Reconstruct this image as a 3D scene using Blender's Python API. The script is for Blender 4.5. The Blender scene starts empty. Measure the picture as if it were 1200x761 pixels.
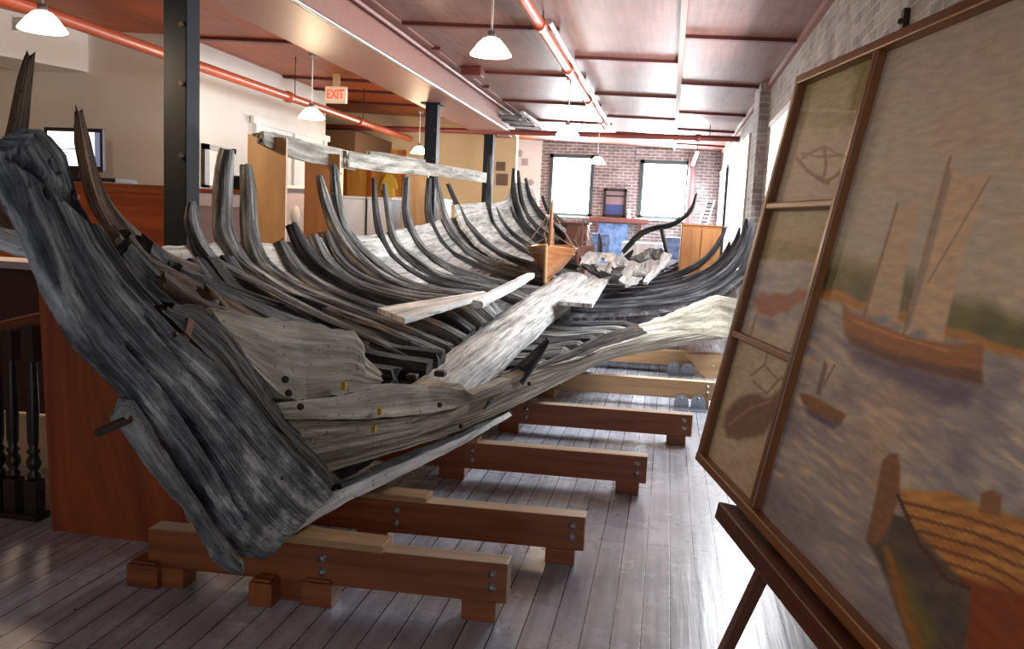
import bpy, bmesh, math, random
from mathutils import Vector as V, Matrix, noise
random.seed(7)
C = bpy.context.scene.collection

# ------------------------------------------------------------------ camera
F = 1000.0; VPX, VPY = 784.0, 268.0; ROLL = 0.048; H = 1.6
def cray(px, py): return V((px-600, 380.5-py, F))
YA = cray(VPX, VPY).normalized()
ZA = cray(VPX-100, VPY-100*ROLL).normalized().cross(YA).normalized()
if ZA.y < 0: ZA = -ZA
XA = ZA.cross(YA).normalized()
if XA.x < 0: XA = -XA
EYE = V((0, 0, H))
def wr(px, py):
    c = cray(px, py); return V((XA.dot(c), YA.dot(c), ZA.dot(c)))
def atz(px, py, z=0.0):
    r = wr(px, py); return EYE + r*((z-H)/r.z)
def aty(px, py, y):
    r = wr(px, py); return EYE + r*(y/r.y)
def atx(px, py, x):
    r = wr(px, py); return EYE + r*(x/r.x)
def atplane(px, py, p0, nrm):
    r = wr(px, py); return EYE + r*((p0-EYE).dot(nrm)/r.dot(nrm))
SL = 0.03
def zc(x): return 3.45 + SL*(1.1-x)
def atc(px, py, d=0.0):
    return atplane(px, py, V((1.1, 0, 3.45-d)), V((SL, 0, 1)).normalized())
def proj(p):
    d = p-EYE
    c = V((0, 0, 0))
    c = XA*d.x + YA*d.y + ZA*d.z
    return 600+F*c.x/c.z, 380.5-F*c.y/c.z
cam = bpy.data.cameras.new('camera'); camo = bpy.data.objects.new('camera', cam); C.objects.link(camo)
cam.sensor_width = 36; cam.sensor_fit = 'HORIZONTAL'; cam.lens = 36*F/1200; cam.clip_start = .02; cam.clip_end = 200
right = V((XA.x, YA.x, ZA.x)); up = V((XA.y, YA.y, ZA.y)); fwd = V((XA.z, YA.z, ZA.z))
M = Matrix.Identity(4)
for i in range(3):
    M[i][0] = right[i]; M[i][1] = up[i]; M[i][2] = -fwd[i]; M[i][3] = EYE[i]
camo.matrix_world = M
bpy.context.scene.camera = camo

# ------------------------------------------------------------------ materials
def newmat(name):
    m = bpy.data.materials.new(name); m.use_nodes = True
    nt = m.node_tree; b = nt.nodes['Principled BSDF']
    return m, nt, b
def N(nt, t, **k):
    n = nt.nodes.new(t)
    for a, v in k.items(): setattr(n, a, v)
    return n
def rgb(c): return (c[0], c[1], c[2], 1)
def s2l(r, g, b):
    f = lambda u: (u/255/12.92 if u <= 10 else ((u/255+.055)/1.055)**2.4)
    return (f(r), f(g), f(b))
def ramp(nt, stops):
    r = N(nt, 'ShaderNodeValToRGB'); e = r.color_ramp.elements
    e[0].position, e[0].color = stops[0][0], rgb(stops[0][1])
    e[1].position, e[1].color = stops[-1][0], rgb(stops[-1][1])
    for p, c in stops[1:-1]:
        x = e.new(p); x.color = rgb(c)
    return r
def plain(name, c, rough=.5, metal=0, noise_amt=0.0, nscale=6, spec=.5):
    m, nt, b = newmat(name)
    b.inputs['Base Color'].default_value = rgb(c); b.inputs['Roughness'].default_value = rough; b.inputs['Metallic'].default_value = metal
    b.inputs['Specular IOR Level'].default_value = spec
    if noise_amt:
        tc = N(nt, 'ShaderNodeTexCoord'); no = N(nt, 'ShaderNodeTexNoise'); no.inputs['Scale'].default_value = nscale; no.inputs['Detail'].default_value = 5
        nt.links.new(tc.outputs['Object'], no.inputs['Vector'])
        r = ramp(nt, [(.3, [x*(1-noise_amt) for x in c]), (.7, [min(1, x*(1+noise_amt)) for x in c])])
        nt.links.new(no.outputs['Fac'], r.inputs['Fac']); nt.links.new(r.outputs['Color'], b.inputs['Base Color'])
    return m
def emit(name, c, s):
    m, nt, b = newmat(name)
    b.inputs['Base Color'].default_value = rgb(c); b.inputs['Emission Color'].default_value = rgb(c); b.inputs['Emission Strength'].default_value = s
    return m
def wood(name, c1, c2, rough=.45, g=(1.2, 18), bump=.08, vary=.15, spec=.5):
    m, nt, b = newmat(name)
    uv = N(nt, 'ShaderNodeTexCoord'); mp = N(nt, 'ShaderNodeMapping'); mp.inputs['Scale'].default_value = (g[0], g[1], 1)
    oi = N(nt, 'ShaderNodeObjectInfo')
    add = N(nt, 'ShaderNodeVectorMath', operation='ADD'); mul = N(nt, 'ShaderNodeMath', operation='MULTIPLY'); mul.inputs[1].default_value = 37
    nt.links.new(oi.outputs['Random'], mul.inputs[0]); nt.links.new(uv.outputs['UV'], mp.inputs['Vector']); nt.links.new(mp.outputs[0], add.inputs[0]); nt.links.new(mul.outputs[0], add.inputs[1])
    no = N(nt, 'ShaderNodeTexNoise'); no.inputs['Scale'].default_value = 1; no.inputs['Detail'].default_value = 7; no.inputs['Distortion'].default_value = .9
    nt.links.new(add.outputs[0], no.inputs['Vector'])
    r = ramp(nt, [(.3, c2), (.68, c1)]); nt.links.new(no.outputs['Fac'], r.inputs['Fac'])
    hs = N(nt, 'ShaderNodeHueSaturation'); mr = N(nt, 'ShaderNodeMapRange'); mr.inputs['To Min'].default_value = 1-vary; mr.inputs['To Max'].default_value = 1+vary
    nt.links.new(oi.outputs['Random'], mr.inputs['Value']); nt.links.new(mr.outputs[0], hs.inputs['Value']); nt.links.new(r.outputs['Color'], hs.inputs['Color']); nt.links.new(hs.outputs[0], b.inputs['Base Color'])
    bp = N(nt, 'ShaderNodeBump'); bp.inputs['Strength'].default_value = bump; bp.inputs['Distance'].default_value = .02
    nt.links.new(no.outputs['Fac'], bp.inputs['Height']); nt.links.new(bp.outputs[0], b.inputs['Normal'])
    b.inputs['Roughness'].default_value = rough; b.inputs['Specular IOR Level'].default_value = spec
    return m
def weathered(name, light, mid, dark, g=(2.2, 46), patch=2.2, bump=.7, rough=.8, crack=.44, bias=.5, vary=.18, pm=None):
    m, nt, b = newmat(name); L = nt.links.new
    tc = N(nt, 'ShaderNodeTexCoord'); oi = N(nt, 'ShaderNodeObjectInfo')
    mul = N(nt, 'ShaderNodeMath', operation='MULTIPLY'); mul.inputs[1].default_value = 53; L(oi.outputs['Random'], mul.inputs[0])
    mp = N(nt, 'ShaderNodeMapping'); mp.inputs['Scale'].default_value = (g[0], g[1], 1); L(tc.outputs['UV'], mp.inputs['Vector'])
    add = N(nt, 'ShaderNodeVectorMath', operation='ADD'); L(mp.outputs[0], add.inputs[0]); L(mul.outputs[0], add.inputs[1])
    gr = N(nt, 'ShaderNodeTexNoise'); gr.inputs['Scale'].default_value = 1; gr.inputs['Detail'].default_value = 8; gr.inputs['Roughness'].default_value = .65; gr.inputs['Distortion'].default_value = .5
    L(add.outputs[0], gr.inputs['Vector'])
    mp2 = N(nt, 'ShaderNodeMapping'); mp2.inputs['Scale'].default_value = (pm[0], pm[1], 1) if pm else (g[0]*.5, g[1]*.16, 1); L(tc.outputs['UV'], mp2.inputs['Vector'])
    add2 = N(nt, 'ShaderNodeVectorMath', operation='ADD'); L(mp2.outputs[0], add2.inputs[0]); L(mul.outputs[0], add2.inputs[1])
    pt = N(nt, 'ShaderNodeTexNoise'); pt.inputs['Scale'].default_value = patch; pt.inputs['Detail'].default_value = 5; pt.inputs['Roughness'].default_value = .6
    L(add2.outputs[0], pt.inputs['Vector'])
    rp = ramp(nt, [(bias-.17, dark), (bias, mid), (bias+.16, light)]); L(pt.outputs['Fac'], rp.inputs['Fac'])
    rg = ramp(nt, [(crack-.13, (.12, .12, .12)), (crack, (.62, .62, .62)), (.66, (1.12, 1.12, 1.12))]); L(gr.outputs['Fac'], rg.inputs['Fac'])
    mx = N(nt, 'ShaderNodeMix', data_type='RGBA', blend_type='MULTIPLY'); mx.inputs[0].default_value = 1
    L(rp.outputs[0], mx.inputs[6]); L(rg.outputs[0], mx.inputs[7])
    sp = N(nt, 'ShaderNodeTexNoise'); sp.inputs['Scale'].default_value = 42; sp.inputs['Detail'].default_value = 2; L(tc.outputs['Object'], sp.inputs['Vector'])
    rs = ramp(nt, [(.30, (.25, .22, .2)), (.36, (1, 1, 1))]); L(sp.outputs['Fac'], rs.inputs['Fac'])
    mx2 = N(nt, 'ShaderNodeMix', data_type='RGBA', blend_type='MULTIPLY'); mx2.inputs[0].default_value = .8
    L(mx.outputs[2], mx2.inputs[6]); L(rs.outputs[0], mx2.inputs[7])
    hs = N(nt, 'ShaderNodeHueSaturation'); mr = N(nt, 'ShaderNodeMapRange'); mr.inputs['To Min'].default_value = 1-vary; mr.inputs['To Max'].default_value = 1+vary
    L(oi.outputs['Random'], mr.inputs['Value']); L(mr.outputs[0], hs.inputs['Value']); L(mx2.outputs[2], hs.inputs['Color']); L(hs.outputs[0], b.inputs['Base Color'])
    bp = N(nt, 'ShaderNodeBump'); bp.inputs['Strength'].default_value = bump; bp.inputs['Distance'].default_value = .02
    L(gr.outputs['Fac'], bp.inputs['Height']); L(bp.outputs[0], b.inputs['Normal'])
    b.inputs['Roughness'].default_value = rough; b.inputs['Specular IOR Level'].default_value = .35
    return m
def brick(name, c1, c2, mortar, rough=.85, stain=(.5, .5, .5), wash=0.0):
    m, nt, b = newmat(name); L = nt.links.new
    tc = N(nt, 'ShaderNodeTexCoord')
    wob = N(nt, 'ShaderNodeTexNoise'); wob.inputs['Scale'].default_value = 5; L(tc.outputs['UV'], wob.inputs['Vector'])
    sc = N(nt, 'ShaderNodeVectorMath', operation='SCALE'); sc.inputs['Scale'].default_value = .03; L(wob.outputs['Color'], sc.inputs[0])
    ad = N(nt, 'ShaderNodeVectorMath', operation='ADD'); L(tc.outputs['UV'], ad.inputs[0]); L(sc.outputs[0], ad.inputs[1])
    br = N(nt, 'ShaderNodeTexBrick'); br.inputs['Color1'].default_value = rgb(c1); br.inputs['Color2'].default_value = rgb(c2); br.inputs['Mortar'].default_value = rgb(mortar)
    br.inputs['Scale'].default_value = 1; br.inputs['Brick Width'].default_value = .21; br.inputs['Row Height'].default_value = .075; br.inputs['Mortar Size'].default_value = .011; br.inputs['Mortar Smooth'].default_value = .4; br.inputs['Bias'].default_value = -.1
    L(ad.outputs[0], br.inputs['Vector'])
    no = N(nt, 'ShaderNodeTexNoise'); no.inputs['Scale'].default_value = 2.6; no.inputs['Detail'].default_value = 7; no.inputs['Roughness'].default_value = .7; L(tc.outputs['UV'], no.inputs['Vector'])
    r = ramp(nt, [(.32, stain), (.6, (1, 1, 1)), (.8, (1.15, 1.12, 1.1))]); L(no.outputs['Fac'], r.inputs['Fac'])
    mx = N(nt, 'ShaderNodeMix', data_type='RGBA', blend_type='MULTIPLY'); mx.inputs[0].default_value = 1; L(br.outputs['Color'], mx.inputs[6]); L(r.outputs[0], mx.inputs[7])
    L(mx.outputs[2], b.inputs['Base Color'])
    hm = N(nt, 'ShaderNodeMath', operation='SUBTRACT'); L(no.outputs['Fac'], hm.inputs[0]); L(br.outputs['Fac'], hm.inputs[1])
    bp = N(nt, 'ShaderNodeBump'); bp.inputs['Strength'].default_value = .6; bp.inputs['Distance'].default_value = .015; L(hm.outputs[0], bp.inputs['Height']); L(bp.outputs[0], b.inputs['Normal'])
    b.inputs['Roughness'].default_value = rough; b.inputs['Specular IOR Level'].default_value = .3
    return m
def planks(name, c1, c2, gap, pw=.115, plen=2.6, rough=(.22, .5), spec=.5, gsize=.004, bump=.15):
    # boards run along u; v across
    m, nt, b = newmat(name); L = nt.links.new
    tc = N(nt, 'ShaderNodeTexCoord')
    br = N(nt, 'ShaderNodeTexBrick'); br.offset = .37; br.inputs['Color1'].default_value = rgb(c1); br.inputs['Color2'].default_value = rgb(c2); br.inputs['Mortar'].default_value = rgb(gap)
    br.inputs['Scale'].default_value = 1; br.inputs['Brick Width'].default_value = plen; br.inputs['Row Height'].default_value = pw; br.inputs['Mortar Size'].default_value = gsize; br.inputs['Mortar Smooth'].default_value = .2
    L(tc.outputs['UV'], br.inputs['Vector'])
    mp = N(nt, 'ShaderNodeMapping'); mp.inputs['Scale'].default_value = (1.2, 22, 1); L(tc.outputs['UV'], mp.inputs['Vector'])
    no = N(nt, 'ShaderNodeTexNoise'); no.inputs['Scale'].default_value = 1; no.inputs['Detail'].default_value = 6; L(mp.outputs[0], no.inputs['Vector'])
    r = ramp(nt, [(.3, (.72, .7, .7)), (.65, (1.08, 1.08, 1.08))]); L(no.outputs['Fac'], r.inputs['Fac'])
    mx = N(nt, 'ShaderNodeMix', data_type='RGBA', blend_type='MULTIPLY'); mx.inputs[0].default_value = 1; L(br.outputs['Color'], mx.inputs[6]); L(r.outputs[0], mx.inputs[7])
    st = N(nt, 'ShaderNodeTexNoise'); st.inputs['Scale'].default_value = 1.3; st.inputs['Detail'].default_value = 8; st.inputs['Roughness'].default_value = .7; L(tc.outputs['UV'], st.inputs['Vector'])
    r2 = ramp(nt, [(.35, (.68, .66, .66)), (.6, (1.05, 1.05, 1.05))]); L(st.outputs['Fac'], r2.inputs['Fac'])
    mx2 = N(nt, 'ShaderNodeMix', data_type='RGBA', blend_type='MULTIPLY'); mx2.inputs[0].default_value = 1; L(mx.outputs[2], mx2.inputs[6]); L(r2.outputs[0], mx2.inputs[7])
    vo = N(nt, 'ShaderNodeTexVoronoi'); vo.inputs['Scale'].default_value = 4.5; L(tc.outputs['UV'], vo.inputs['Vector'])
    rv = ramp(nt, [(.035, (.12, .1, .1)), (.06, (1, 1, 1))]); L(vo.outputs['Distance'], rv.inputs['Fac'])
    mx3 = N(nt, 'ShaderNodeMix', data_type='RGBA', blend_type='MULTIPLY'); mx3.inputs[0].default_value = .8; L(mx2.outputs[2], mx3.inputs[6]); L(rv.outputs[0], mx3.inputs[7])
    L(mx3.outputs[2], b.inputs['Base Color'])
    rr = N(nt, 'ShaderNodeMapRange'); rr.inputs['To Min'].default_value = rough[0]; rr.inputs['To Max'].default_value = rough[1]; L(st.outputs['Fac'], rr.inputs['Value']); L(rr.outputs[0], b.inputs['Roughness'])
    hm = N(nt, 'ShaderNodeMath', operation='SUBTRACT'); L(no.outputs['Fac'], hm.inputs[0]); L(br.outputs['Fac'], hm.inputs[1])
    bp = N(nt, 'ShaderNodeBump'); bp.inputs['Strength'].default_value = bump; bp.inputs['Distance'].default_value = .01; L(hm.outputs[0], bp.inputs['Height']); L(bp.outputs[0], b.inputs['Normal'])
    b.inputs['Specular IOR Level'].default_value = spec
    return m

MT = {}
MT['floor'] = planks('worn painted boards', s2l(216, 222, 234), s2l(190, 195, 208), (.05, .045, .045), gsize=.003, rough=(.16, .38))
MT['ceiling'] = planks('painted ceiling panels', s2l(142, 99, 89), s2l(134, 93, 84), s2l(98, 58, 50), pw=1.22, plen=2.44, rough=(.45, .55), gsize=.003, bump=.04, spec=.35)
MT['ceiling_left'] = planks('lamp tinted ceiling panels', s2l(192, 98, 50), s2l(184, 92, 46), s2l(130, 60, 30), pw=1.22, plen=2.44, rough=(.4, .5), gsize=.003, bump=.04, spec=.4)  # warm lamp light on the left ceiling put into its colour
MT['batten'] = plain('dark red batten', s2l(96, 40, 32), .5)
MT['beam'] = plain('ceiling beam paint', s2l(152, 106, 95), .5, noise_amt=.06)
MT['white_wall'] = plain('white wall paint', s2l(226, 224, 219), .7, noise_amt=.03, nscale=2)
MT['white'] = plain('white paint', s2l(226, 226, 224), .5)
MT['cream_wall'] = plain('cream wall paint', s2l(214, 190, 152), .7, noise_amt=.04, nscale=2)
MT['brick_far'] = brick('brown brick', s2l(154, 143, 142), s2l(128, 119, 119), s2l(204, 196, 194), stain=(.6, .55, .55))
MT['brick_right'] = brick('whitewashed grey brick', s2l(196, 192, 190), s2l(160, 155, 154), s2l(212, 208, 205), stain=(.46, .43, .43))
MT['steel_post'] = plain('slate blue painted steel', s2l(20, 27, 36), .6, noise_amt=.12, spec=.15)
MT['red_pipe'] = plain('red brown pipe paint', s2l(168, 78, 52), .35, noise_amt=.05)
MT['grey_pipe'] = plain('galvanised conduit', s2l(190, 186, 182), .35, .6)
MT['black'] = plain('black plastic', s2l(22, 22, 24), .4)
MT['dark_frame'] = plain('dark picture frame', s2l(44, 32, 28), .4)
MT['steel'] = plain('bright steel', s2l(190, 190, 190), .3, .9)
MT['iron'] = plain('rusty dark iron', s2l(70, 52, 44), .7, .4, .2, 30)
MT['galv'] = plain('galvanised bracket steel', s2l(160, 168, 180), .4, .7, .1, 20)
MT['lumber'] = wood('stained pine lumber', s2l(168, 96, 52), s2l(128, 66, 34), .42)
MT['lumber_pale'] = wood('pale pine lumber', s2l(196, 160, 116), s2l(164, 124, 84), .5)
MT['plywood'] = wood('warm plywood', s2l(192, 156, 114), s2l(160, 122, 82), .5, (.9, 7), .04)
MT['plywood_orange'] = wood('orange plywood', s2l(192, 132, 76), s2l(158, 100, 54), .5, (.9, 7), .04)
MT['plywood_red'] = wood('varnished red plywood', s2l(176, 86, 44), s2l(132, 58, 28), .4, (.8, 9), .04)
MT['trim_red'] = wood('varnished trim', s2l(170, 92, 46), s2l(130, 62, 30), .35, (1, 25))
MT['yellow_panel'] = wood('yellow pine panelling', s2l(206, 150, 70), s2l(160, 104, 44), .4, (1, 12))
MT['rail_dark'] = plain('dark varnished baluster', s2l(38, 24, 20), .35)
MT['grey_partition'] = plain('lavender grey partition', s2l(176, 168, 176), .6, noise_amt=.06)
MT['pale_partition'] = plain('pale blue white counter', s2l(236, 240, 248), .5, noise_amt=.06)
MT['rib'] = weathered('weathered grey frame wood', s2l(192, 193, 188), s2l(124, 123, 122), s2l(48, 48, 51), g=(2.4, 60), crack=.47, bump=.9)
MT['rib_brown'] = weathered('brown frame wood', s2l(150, 118, 88), s2l(112, 84, 62), s2l(60, 44, 36))
MT['rib_dark'] = weathered('dark bog wood', s2l(116, 115, 116), s2l(66, 65, 68), s2l(28, 28, 31))
MT['strake_light'] = weathered('pale ceiling strake', s2l(210, 207, 201), s2l(182, 179, 173), s2l(118, 114, 111), g=(1.5, 22), bump=.35, bias=.42)
MT['strake_dark'] = weathered('dark bottom strake', s2l(108, 106, 107), s2l(66, 64, 66), s2l(30, 30, 32))
MT['bow_plank'] = weathered('silver brown bow planking', s2l(198, 190, 172), s2l(168, 160, 144), s2l(108, 98, 86), g=(.9, 20), bump=.4, bias=.45, crack=.37)
MT['keelson'] = weathered('pale keelson wood', s2l(214, 211, 208), s2l(182, 178, 175), s2l(110, 107, 106), g=(1.6, 34), bump=.5, bias=.42)
MT['stem'] = weathered('charred grey stem wood', s2l(186, 187, 183), s2l(98, 99, 102), s2l(33, 34, 38), g=(1.6, 120), patch=1.0, bump=.5, bias=.52, crack=.40, pm=(4.5, 13))
MT['stem_pale'] = weathered('grey outer stem wood', s2l(176, 176, 172), s2l(126, 127, 127), s2l(62, 62, 66), g=(1.6, 90), patch=1.0, bump=.6, crack=.4, pm=(5, 14))
MT['rib_umber'] = weathered('dark umber broken wood', s2l(92, 74, 60), s2l(58, 46, 40), s2l(26, 22, 21))
MT['lumber_top'] = wood('planed pine top', s2l(214, 190, 162), s2l(184, 156, 126), .5)
MT['pale_old'] = weathered('bleached board', s2l(234, 233, 230), s2l(208, 206, 204), s2l(150, 148, 146), g=(1.2, 20), bump=.3, bias=.4)
MT['rail_old'] = weathered('bleached sheer timber', s2l(206, 202, 190), s2l(172, 166, 154), s2l(112, 106, 98), g=(1.2, 24), bump=.4, bias=.45)
MT['frame_wood'] = wood('picture frame wood', s2l(150, 92, 44), s2l(112, 62, 28), .32, (1, 30))
MT['easel_wood'] = wood('easel wood', s2l(120, 62, 32), s2l(84, 40, 20), .35, (1, 30))
MT['lamp_glass'] = emit('lit opal glass', (1, .74, .42), 11)
MT['window_sky'] = emit('bright overcast sky', (.93, .97, 1), 16)
MT['window_frame'] = plain('dark green window frame', s2l(58, 72, 74), .5)
MT['screen'] = emit('lit screen', (.92, .95, 1), 1.6)
MT['exit_red'] = emit('exit letters', (1, .09, .04), .9)
MT['exit_box'] = emit('exit sign face', (.84, .74, .56), .12)
MT['model_hull'] = wood('model boat wood', s2l(164, 106, 60), s2l(126, 76, 40), .4, (3, 40))
MT['model_dark'] = plain('dark red model hull', s2l(110, 62, 48), .5, noise_amt=.15)
MT['rope'] = plain('rigging line', s2l(120, 96, 74), .8)
MT['blue_tile'] = plain('blue patterned panel', s2l(120, 150, 200), .35, noise_amt=.45, nscale=9)
MT['navy'] = plain('navy picture', s2l(62, 74, 124), .4, noise_amt=.1)
MT['mauve'] = plain('mauve picture top', s2l(140, 116, 120), .5)
MT['shelf_red'] = plain('red brown shelf paint', s2l(128, 76, 66), .5)
MT['grey_card'] = plain('grey print', s2l(170, 168, 168), .6)
MT['brown_card'] = plain('brown print', s2l(110, 84, 70), .6)
MT['coat'] = plain('yellow oilskin', s2l(206, 170, 60), .5)
MT['cloth'] = plain('white cloth', s2l(232, 232, 232), .8)
MT['vent'] = plain('vent grille grey', s2l(150, 146, 138), .5)
MT['brass'] = plain('brass tag', s2l(206, 166, 50), .35, .7)

# ------------------------------------------------------------------ mesh building
BASE = {}
class MB:
    def __init__(s): s.v = []; s.f = []; s.uv = []; s.mi = []; s.sm = []
    def add(s, vs, fs, uvs=None, mi=0, smooth=False):
        o = len(s.v); s.v += [V(p) for p in vs]
        for i, f in enumerate(fs):
            s.f.append([o+k for k in f]); s.mi.append(mi); s.sm.append(smooth)
            s.uv.append(uvs[i] if uvs else None)
    def hexa(s, p, mi=0):
        # p: 8 pts, bottom loop 0-3, top loop 4-7
        p = [V(q) for q in p]
        fs = [(3, 2, 1, 0), (4, 5, 6, 7), (0, 1, 5, 4), (1, 2, 6, 5), (2, 3, 7, 6), (3, 0, 4, 7)]
        uvs = []
        for k, f in enumerate(fs):
            a = (p[f[1]]-p[f[0]]).length; b = (p[f[3]]-p[f[0]]).length; o = k*.37
            if a >= b: uvs.append([(0, o), (a, o), (a, o+b), (0, o+b)])
            else: uvs.append([(0, o), (0, o+a), (b, o+a), (b, o)])
        s.add(p, fs, uvs, mi); return s
    def box(s, a, b, mi=0):
        x0, y0, z0 = a; x1, y1, z1 = b
        x0, x1 = min(x0, x1), max(x0, x1); y0, y1 = min(y0, y1), max(y0, y1); z0, z1 = min(z0, z1), max(z0, z1)
        return s.hexa([(x0, y0, z0), (x1, y0, z0), (x1, y1, z0), (x0, y1, z0), (x0, y0, z1), (x1, y0, z1), (x1, y1, z1), (x0, y1, z1)], mi)
    def bar(s, a, b, w, t, ref=V((0, 0, 1)), mi=0):
        a = V(a); b = V(b); d = (b-a).normalized(); sd = d.cross(ref)
        if sd.length < 1e-4: sd = d.cross(V((1, 0, 0)))
        sd.normalize(); u = sd.cross(d).normalized()
        c = [(-1, -1), (1, -1), (1, 1), (-1, 1)]
        P = [a+sd*(w/2*i)+u*(t/2*j) for i, j in c]+[b+sd*(w/2*i)+u*(t/2*j) for i, j in c]
        return s.hexa(P, mi)
    def prism(s, poly, ext, mi=0):
        poly = [V(p) for p in poly]; n = len(poly); ext = V(ext)
        vs = poly+[p+ext for p in poly]
        fs = [list(range(n))[::-1], list(range(n, 2*n))]+[(i, (i+1) % n, n+(i+1) % n, n+i) for i in range(n)]
        u = (poly[1]-poly[0]).normalized(); nn = ext.normalized(); w = nn.cross(u)
        q = lambda p: ((p-poly[0]).dot(u), (p-poly[0]).dot(w))
        uvs = [[q(poly[i]) for i in fs[0]], [q(poly[i-n]) for i in fs[1]]]
        for i in range(n):
            L = (poly[(i+1) % n]-poly[i]).length; uvs.append([(0, 0), (L, 0), (L, ext.length), (0, ext.length)])
        s.add(vs, fs, uvs, mi); return s
    def tube(s, path, r, seg=10, mi=0, caps=True):
        path = [V(p) for p in path]; n = len(path); vs = []; prev = None
        rr = r if isinstance(r, (list, tuple)) else [r]*n
        for i, p in enumerate(path):
            d = (path[min(i+1, n-1)]-path[max(i-1, 0)]).normalized()
            ref = prev if prev is not None else (V((0, 0, 1)) if abs(d.z) < .9 else V((1, 0, 0)))
            a = (ref-d*ref.dot(d)).normalized(); b = d.cross(a); prev = a
            for k in range(seg):
                t = 2*math.pi*k/seg; vs.append(p+(a*math.cos(t)+b*math.sin(t))*rr[i])
        fs = []; 
        for i in range(n-1):
            for k in range(seg):
                fs.append((i*seg+k, i*seg+(k+1) % seg, (i+1)*seg+(k+1) % seg, (i+1)*seg+k))
        s.add(vs, fs, None, mi, True)
        if caps:
            s.add(vs[:seg], [list(range(seg))[::-1]], None, mi); s.add(vs[-seg:], [list(range(seg))], None, mi)
        return s
    def lathe(s, o, prof, seg=24, mi=0, axis=V((0, 0, 1))):
        o = V(o); ax = axis.normalized(); a = ax.orthogonal().normalized(); b = ax.cross(a); vs = []
        for r, z in prof:
            for k in range(seg):
                t = 2*math.pi*k/seg; vs.append(o+ax*z+(a*math.cos(t)+b*math.sin(t))*max(r, 1e-4))
        fs = []
        for i in range(len(prof)-1):
            for k in range(seg):
                fs.append((i*seg+k, i*seg+(k+1) % seg, (i+1)*seg+(k+1) % seg, (i+1)*seg+k))
        s.add(vs, fs, None, mi, True); return s
    def timber(s, path, w, t, ref=V((0, 1, 0)), step=.05, rough=.012, seed=0, k=16, jag=.03, power=5.0, mi=0):
        """swept timber: width w along ref side, thickness t across; w,t number or per-point list"""
        path = [V(p) for p in path]; n = len(path)
        wl = w if isinstance(w, (list, tuple)) else [w]*n; tl = t if isinstance(t, (list, tuple)) else [t]*n
        wl = [wl[min(int(i*len(wl)/n), len(wl)-1)] if len(wl) != n else wl[i] for i in range(n)]
        tl = [tl[min(int(i*len(tl)/n), len(tl)-1)] if len(tl) != n else tl[i] for i in range(n)]
        pts, W, T = resample(path, wl, tl, step)
        m = len(pts); vs = []; uvr = []
        u = 0.0; us = []
        for i in range(m):
            if i: u += (pts[i]-pts[i-1]).length
            us.append(u)
        sd0 = seed*13.7
        for i, p in enumerate(pts):
            d = (pts[min(i+1, m-1)]-pts[max(i-1, 0)]).normalized()
            a = (ref-d*ref.dot(d))
            a = a.normalized() if a.length > 1e-3 else d.orthogonal().normalized()
            b = d.cross(a).normalized()
            for j in range(k):
                th = 2*math.pi*(j+.5)/k; c, sn = math.cos(th), math.sin(th)
                rad = (abs(c)**power+abs(sn)**power)**(-1/power)
                n1 = noise.noise(V((us[i]*1.6+sd0, j*1.9, sd0)))*rough + noise.noise(V((us[i]*9+sd0, j*3.1, 3.3)))*rough*.45
                q = p + a*(c*rad*W[i]*.5) + b*(sn*rad*T[i]*.5)
                q += (a*c+b*sn)*n1*min(1, min(W[i], T[i])/.08)
                if i == 0 or i == m-1: q += d*(noise.noise(V((j*1.3, sd0, i)))*jag)
                vs.append(q)
        girth = 2*(max(W)+max(T)); fs = []; uvs = []
        for i in range(m-1):
            for j in range(k):
                j2 = (j+1) % k
                fs.append((i*k+j, i*k+j2, (i+1)*k+j2, (i+1)*k+j))
                v0 = girth*j/k; v1 = girth*(j+1)/k
                uvs.append([(us[i], v0), (us[i], v1), (us[i+1], v1), (us[i+1], v0)])
        s.add(vs, fs, uvs, mi, False)
        for base, rev in ((0, True), ((m-1)*k, False)):
            loop = list(range(base, base+k)); c = sum((vs[q] for q in loop), V((0, 0, 0)))/k
            cap = [vs[q] for q in loop]+[c]
            ff = [((q+1) % k, q, k) if rev else (q, (q+1) % k, k) for q in range(k)]
            s.add(cap, ff, [[(.01*q, .2), (.01*q+.02, .25), (.01*q+.01, .3)] for q in range(k)], mi)
        return s
    def ribbon(s, A, B, thick, nu=None, nv=10, rough=.008, seed=0, mi=0, flip=False, ridge=18, edge=.0, fixn=None):
        """slab between edge polylines A and B (3D), extruded by thick along its normal"""
        A = [V(p) for p in A]; B = [V(p) for p in B]
        LA = plen(A); LB = plen(B)
        if nu is None: nu = max(6, int(max(LA, LB)/.045))
        a = even(A, nu); b = even(B, nu)
        top = []; sd = seed*7.1
        for i in range(nu+1):
            for j in range(nv+1):
                q = a[i].lerp(b[i], j/nv)
                if edge and j in (0, nv): q += (b[i]-a[i]).normalized()*noise.noise(V((i*.35, j*5+sd, 1)))*edge
                if edge and i in (0, nu): q += (a[nu]-a[0]).normalized()*noise.noise(V((j*.6, i+sd, 2)))*edge*2
                top.append(q)
        ix = lambda i, j: i*(nv+1)+j
        nrm = []
        for i in range(nu+1):
            for j in range(nv+1):
                du = top[ix(min(i+1, nu), j)]-top[ix(max(i-1, 0), j)]; dv = top[ix(i, min(j+1, nv))]-top[ix(i, max(j-1, 0))]
                nn = du.cross(dv); nn = nn.normalized() if nn.length > 1e-9 else V((0, 0, 1))
                nrm.append(-nn if flip else nn)
        rowm = [sum((nrm[ix(i, j)] for j in range(nv+1)), V((0, 0, 0))) for i in range(nu+1)]
        nsm = []
        for i in range(nu+1):
            acc = V((0, 0, 0))
            for k in range(max(0, i-5), min(nu, i+5)+1): acc += rowm[k]
            nsm += [V(fixn) if fixn else acc.normalized()]*(nv+1)
        nrm = nsm
        us = [0]
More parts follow.
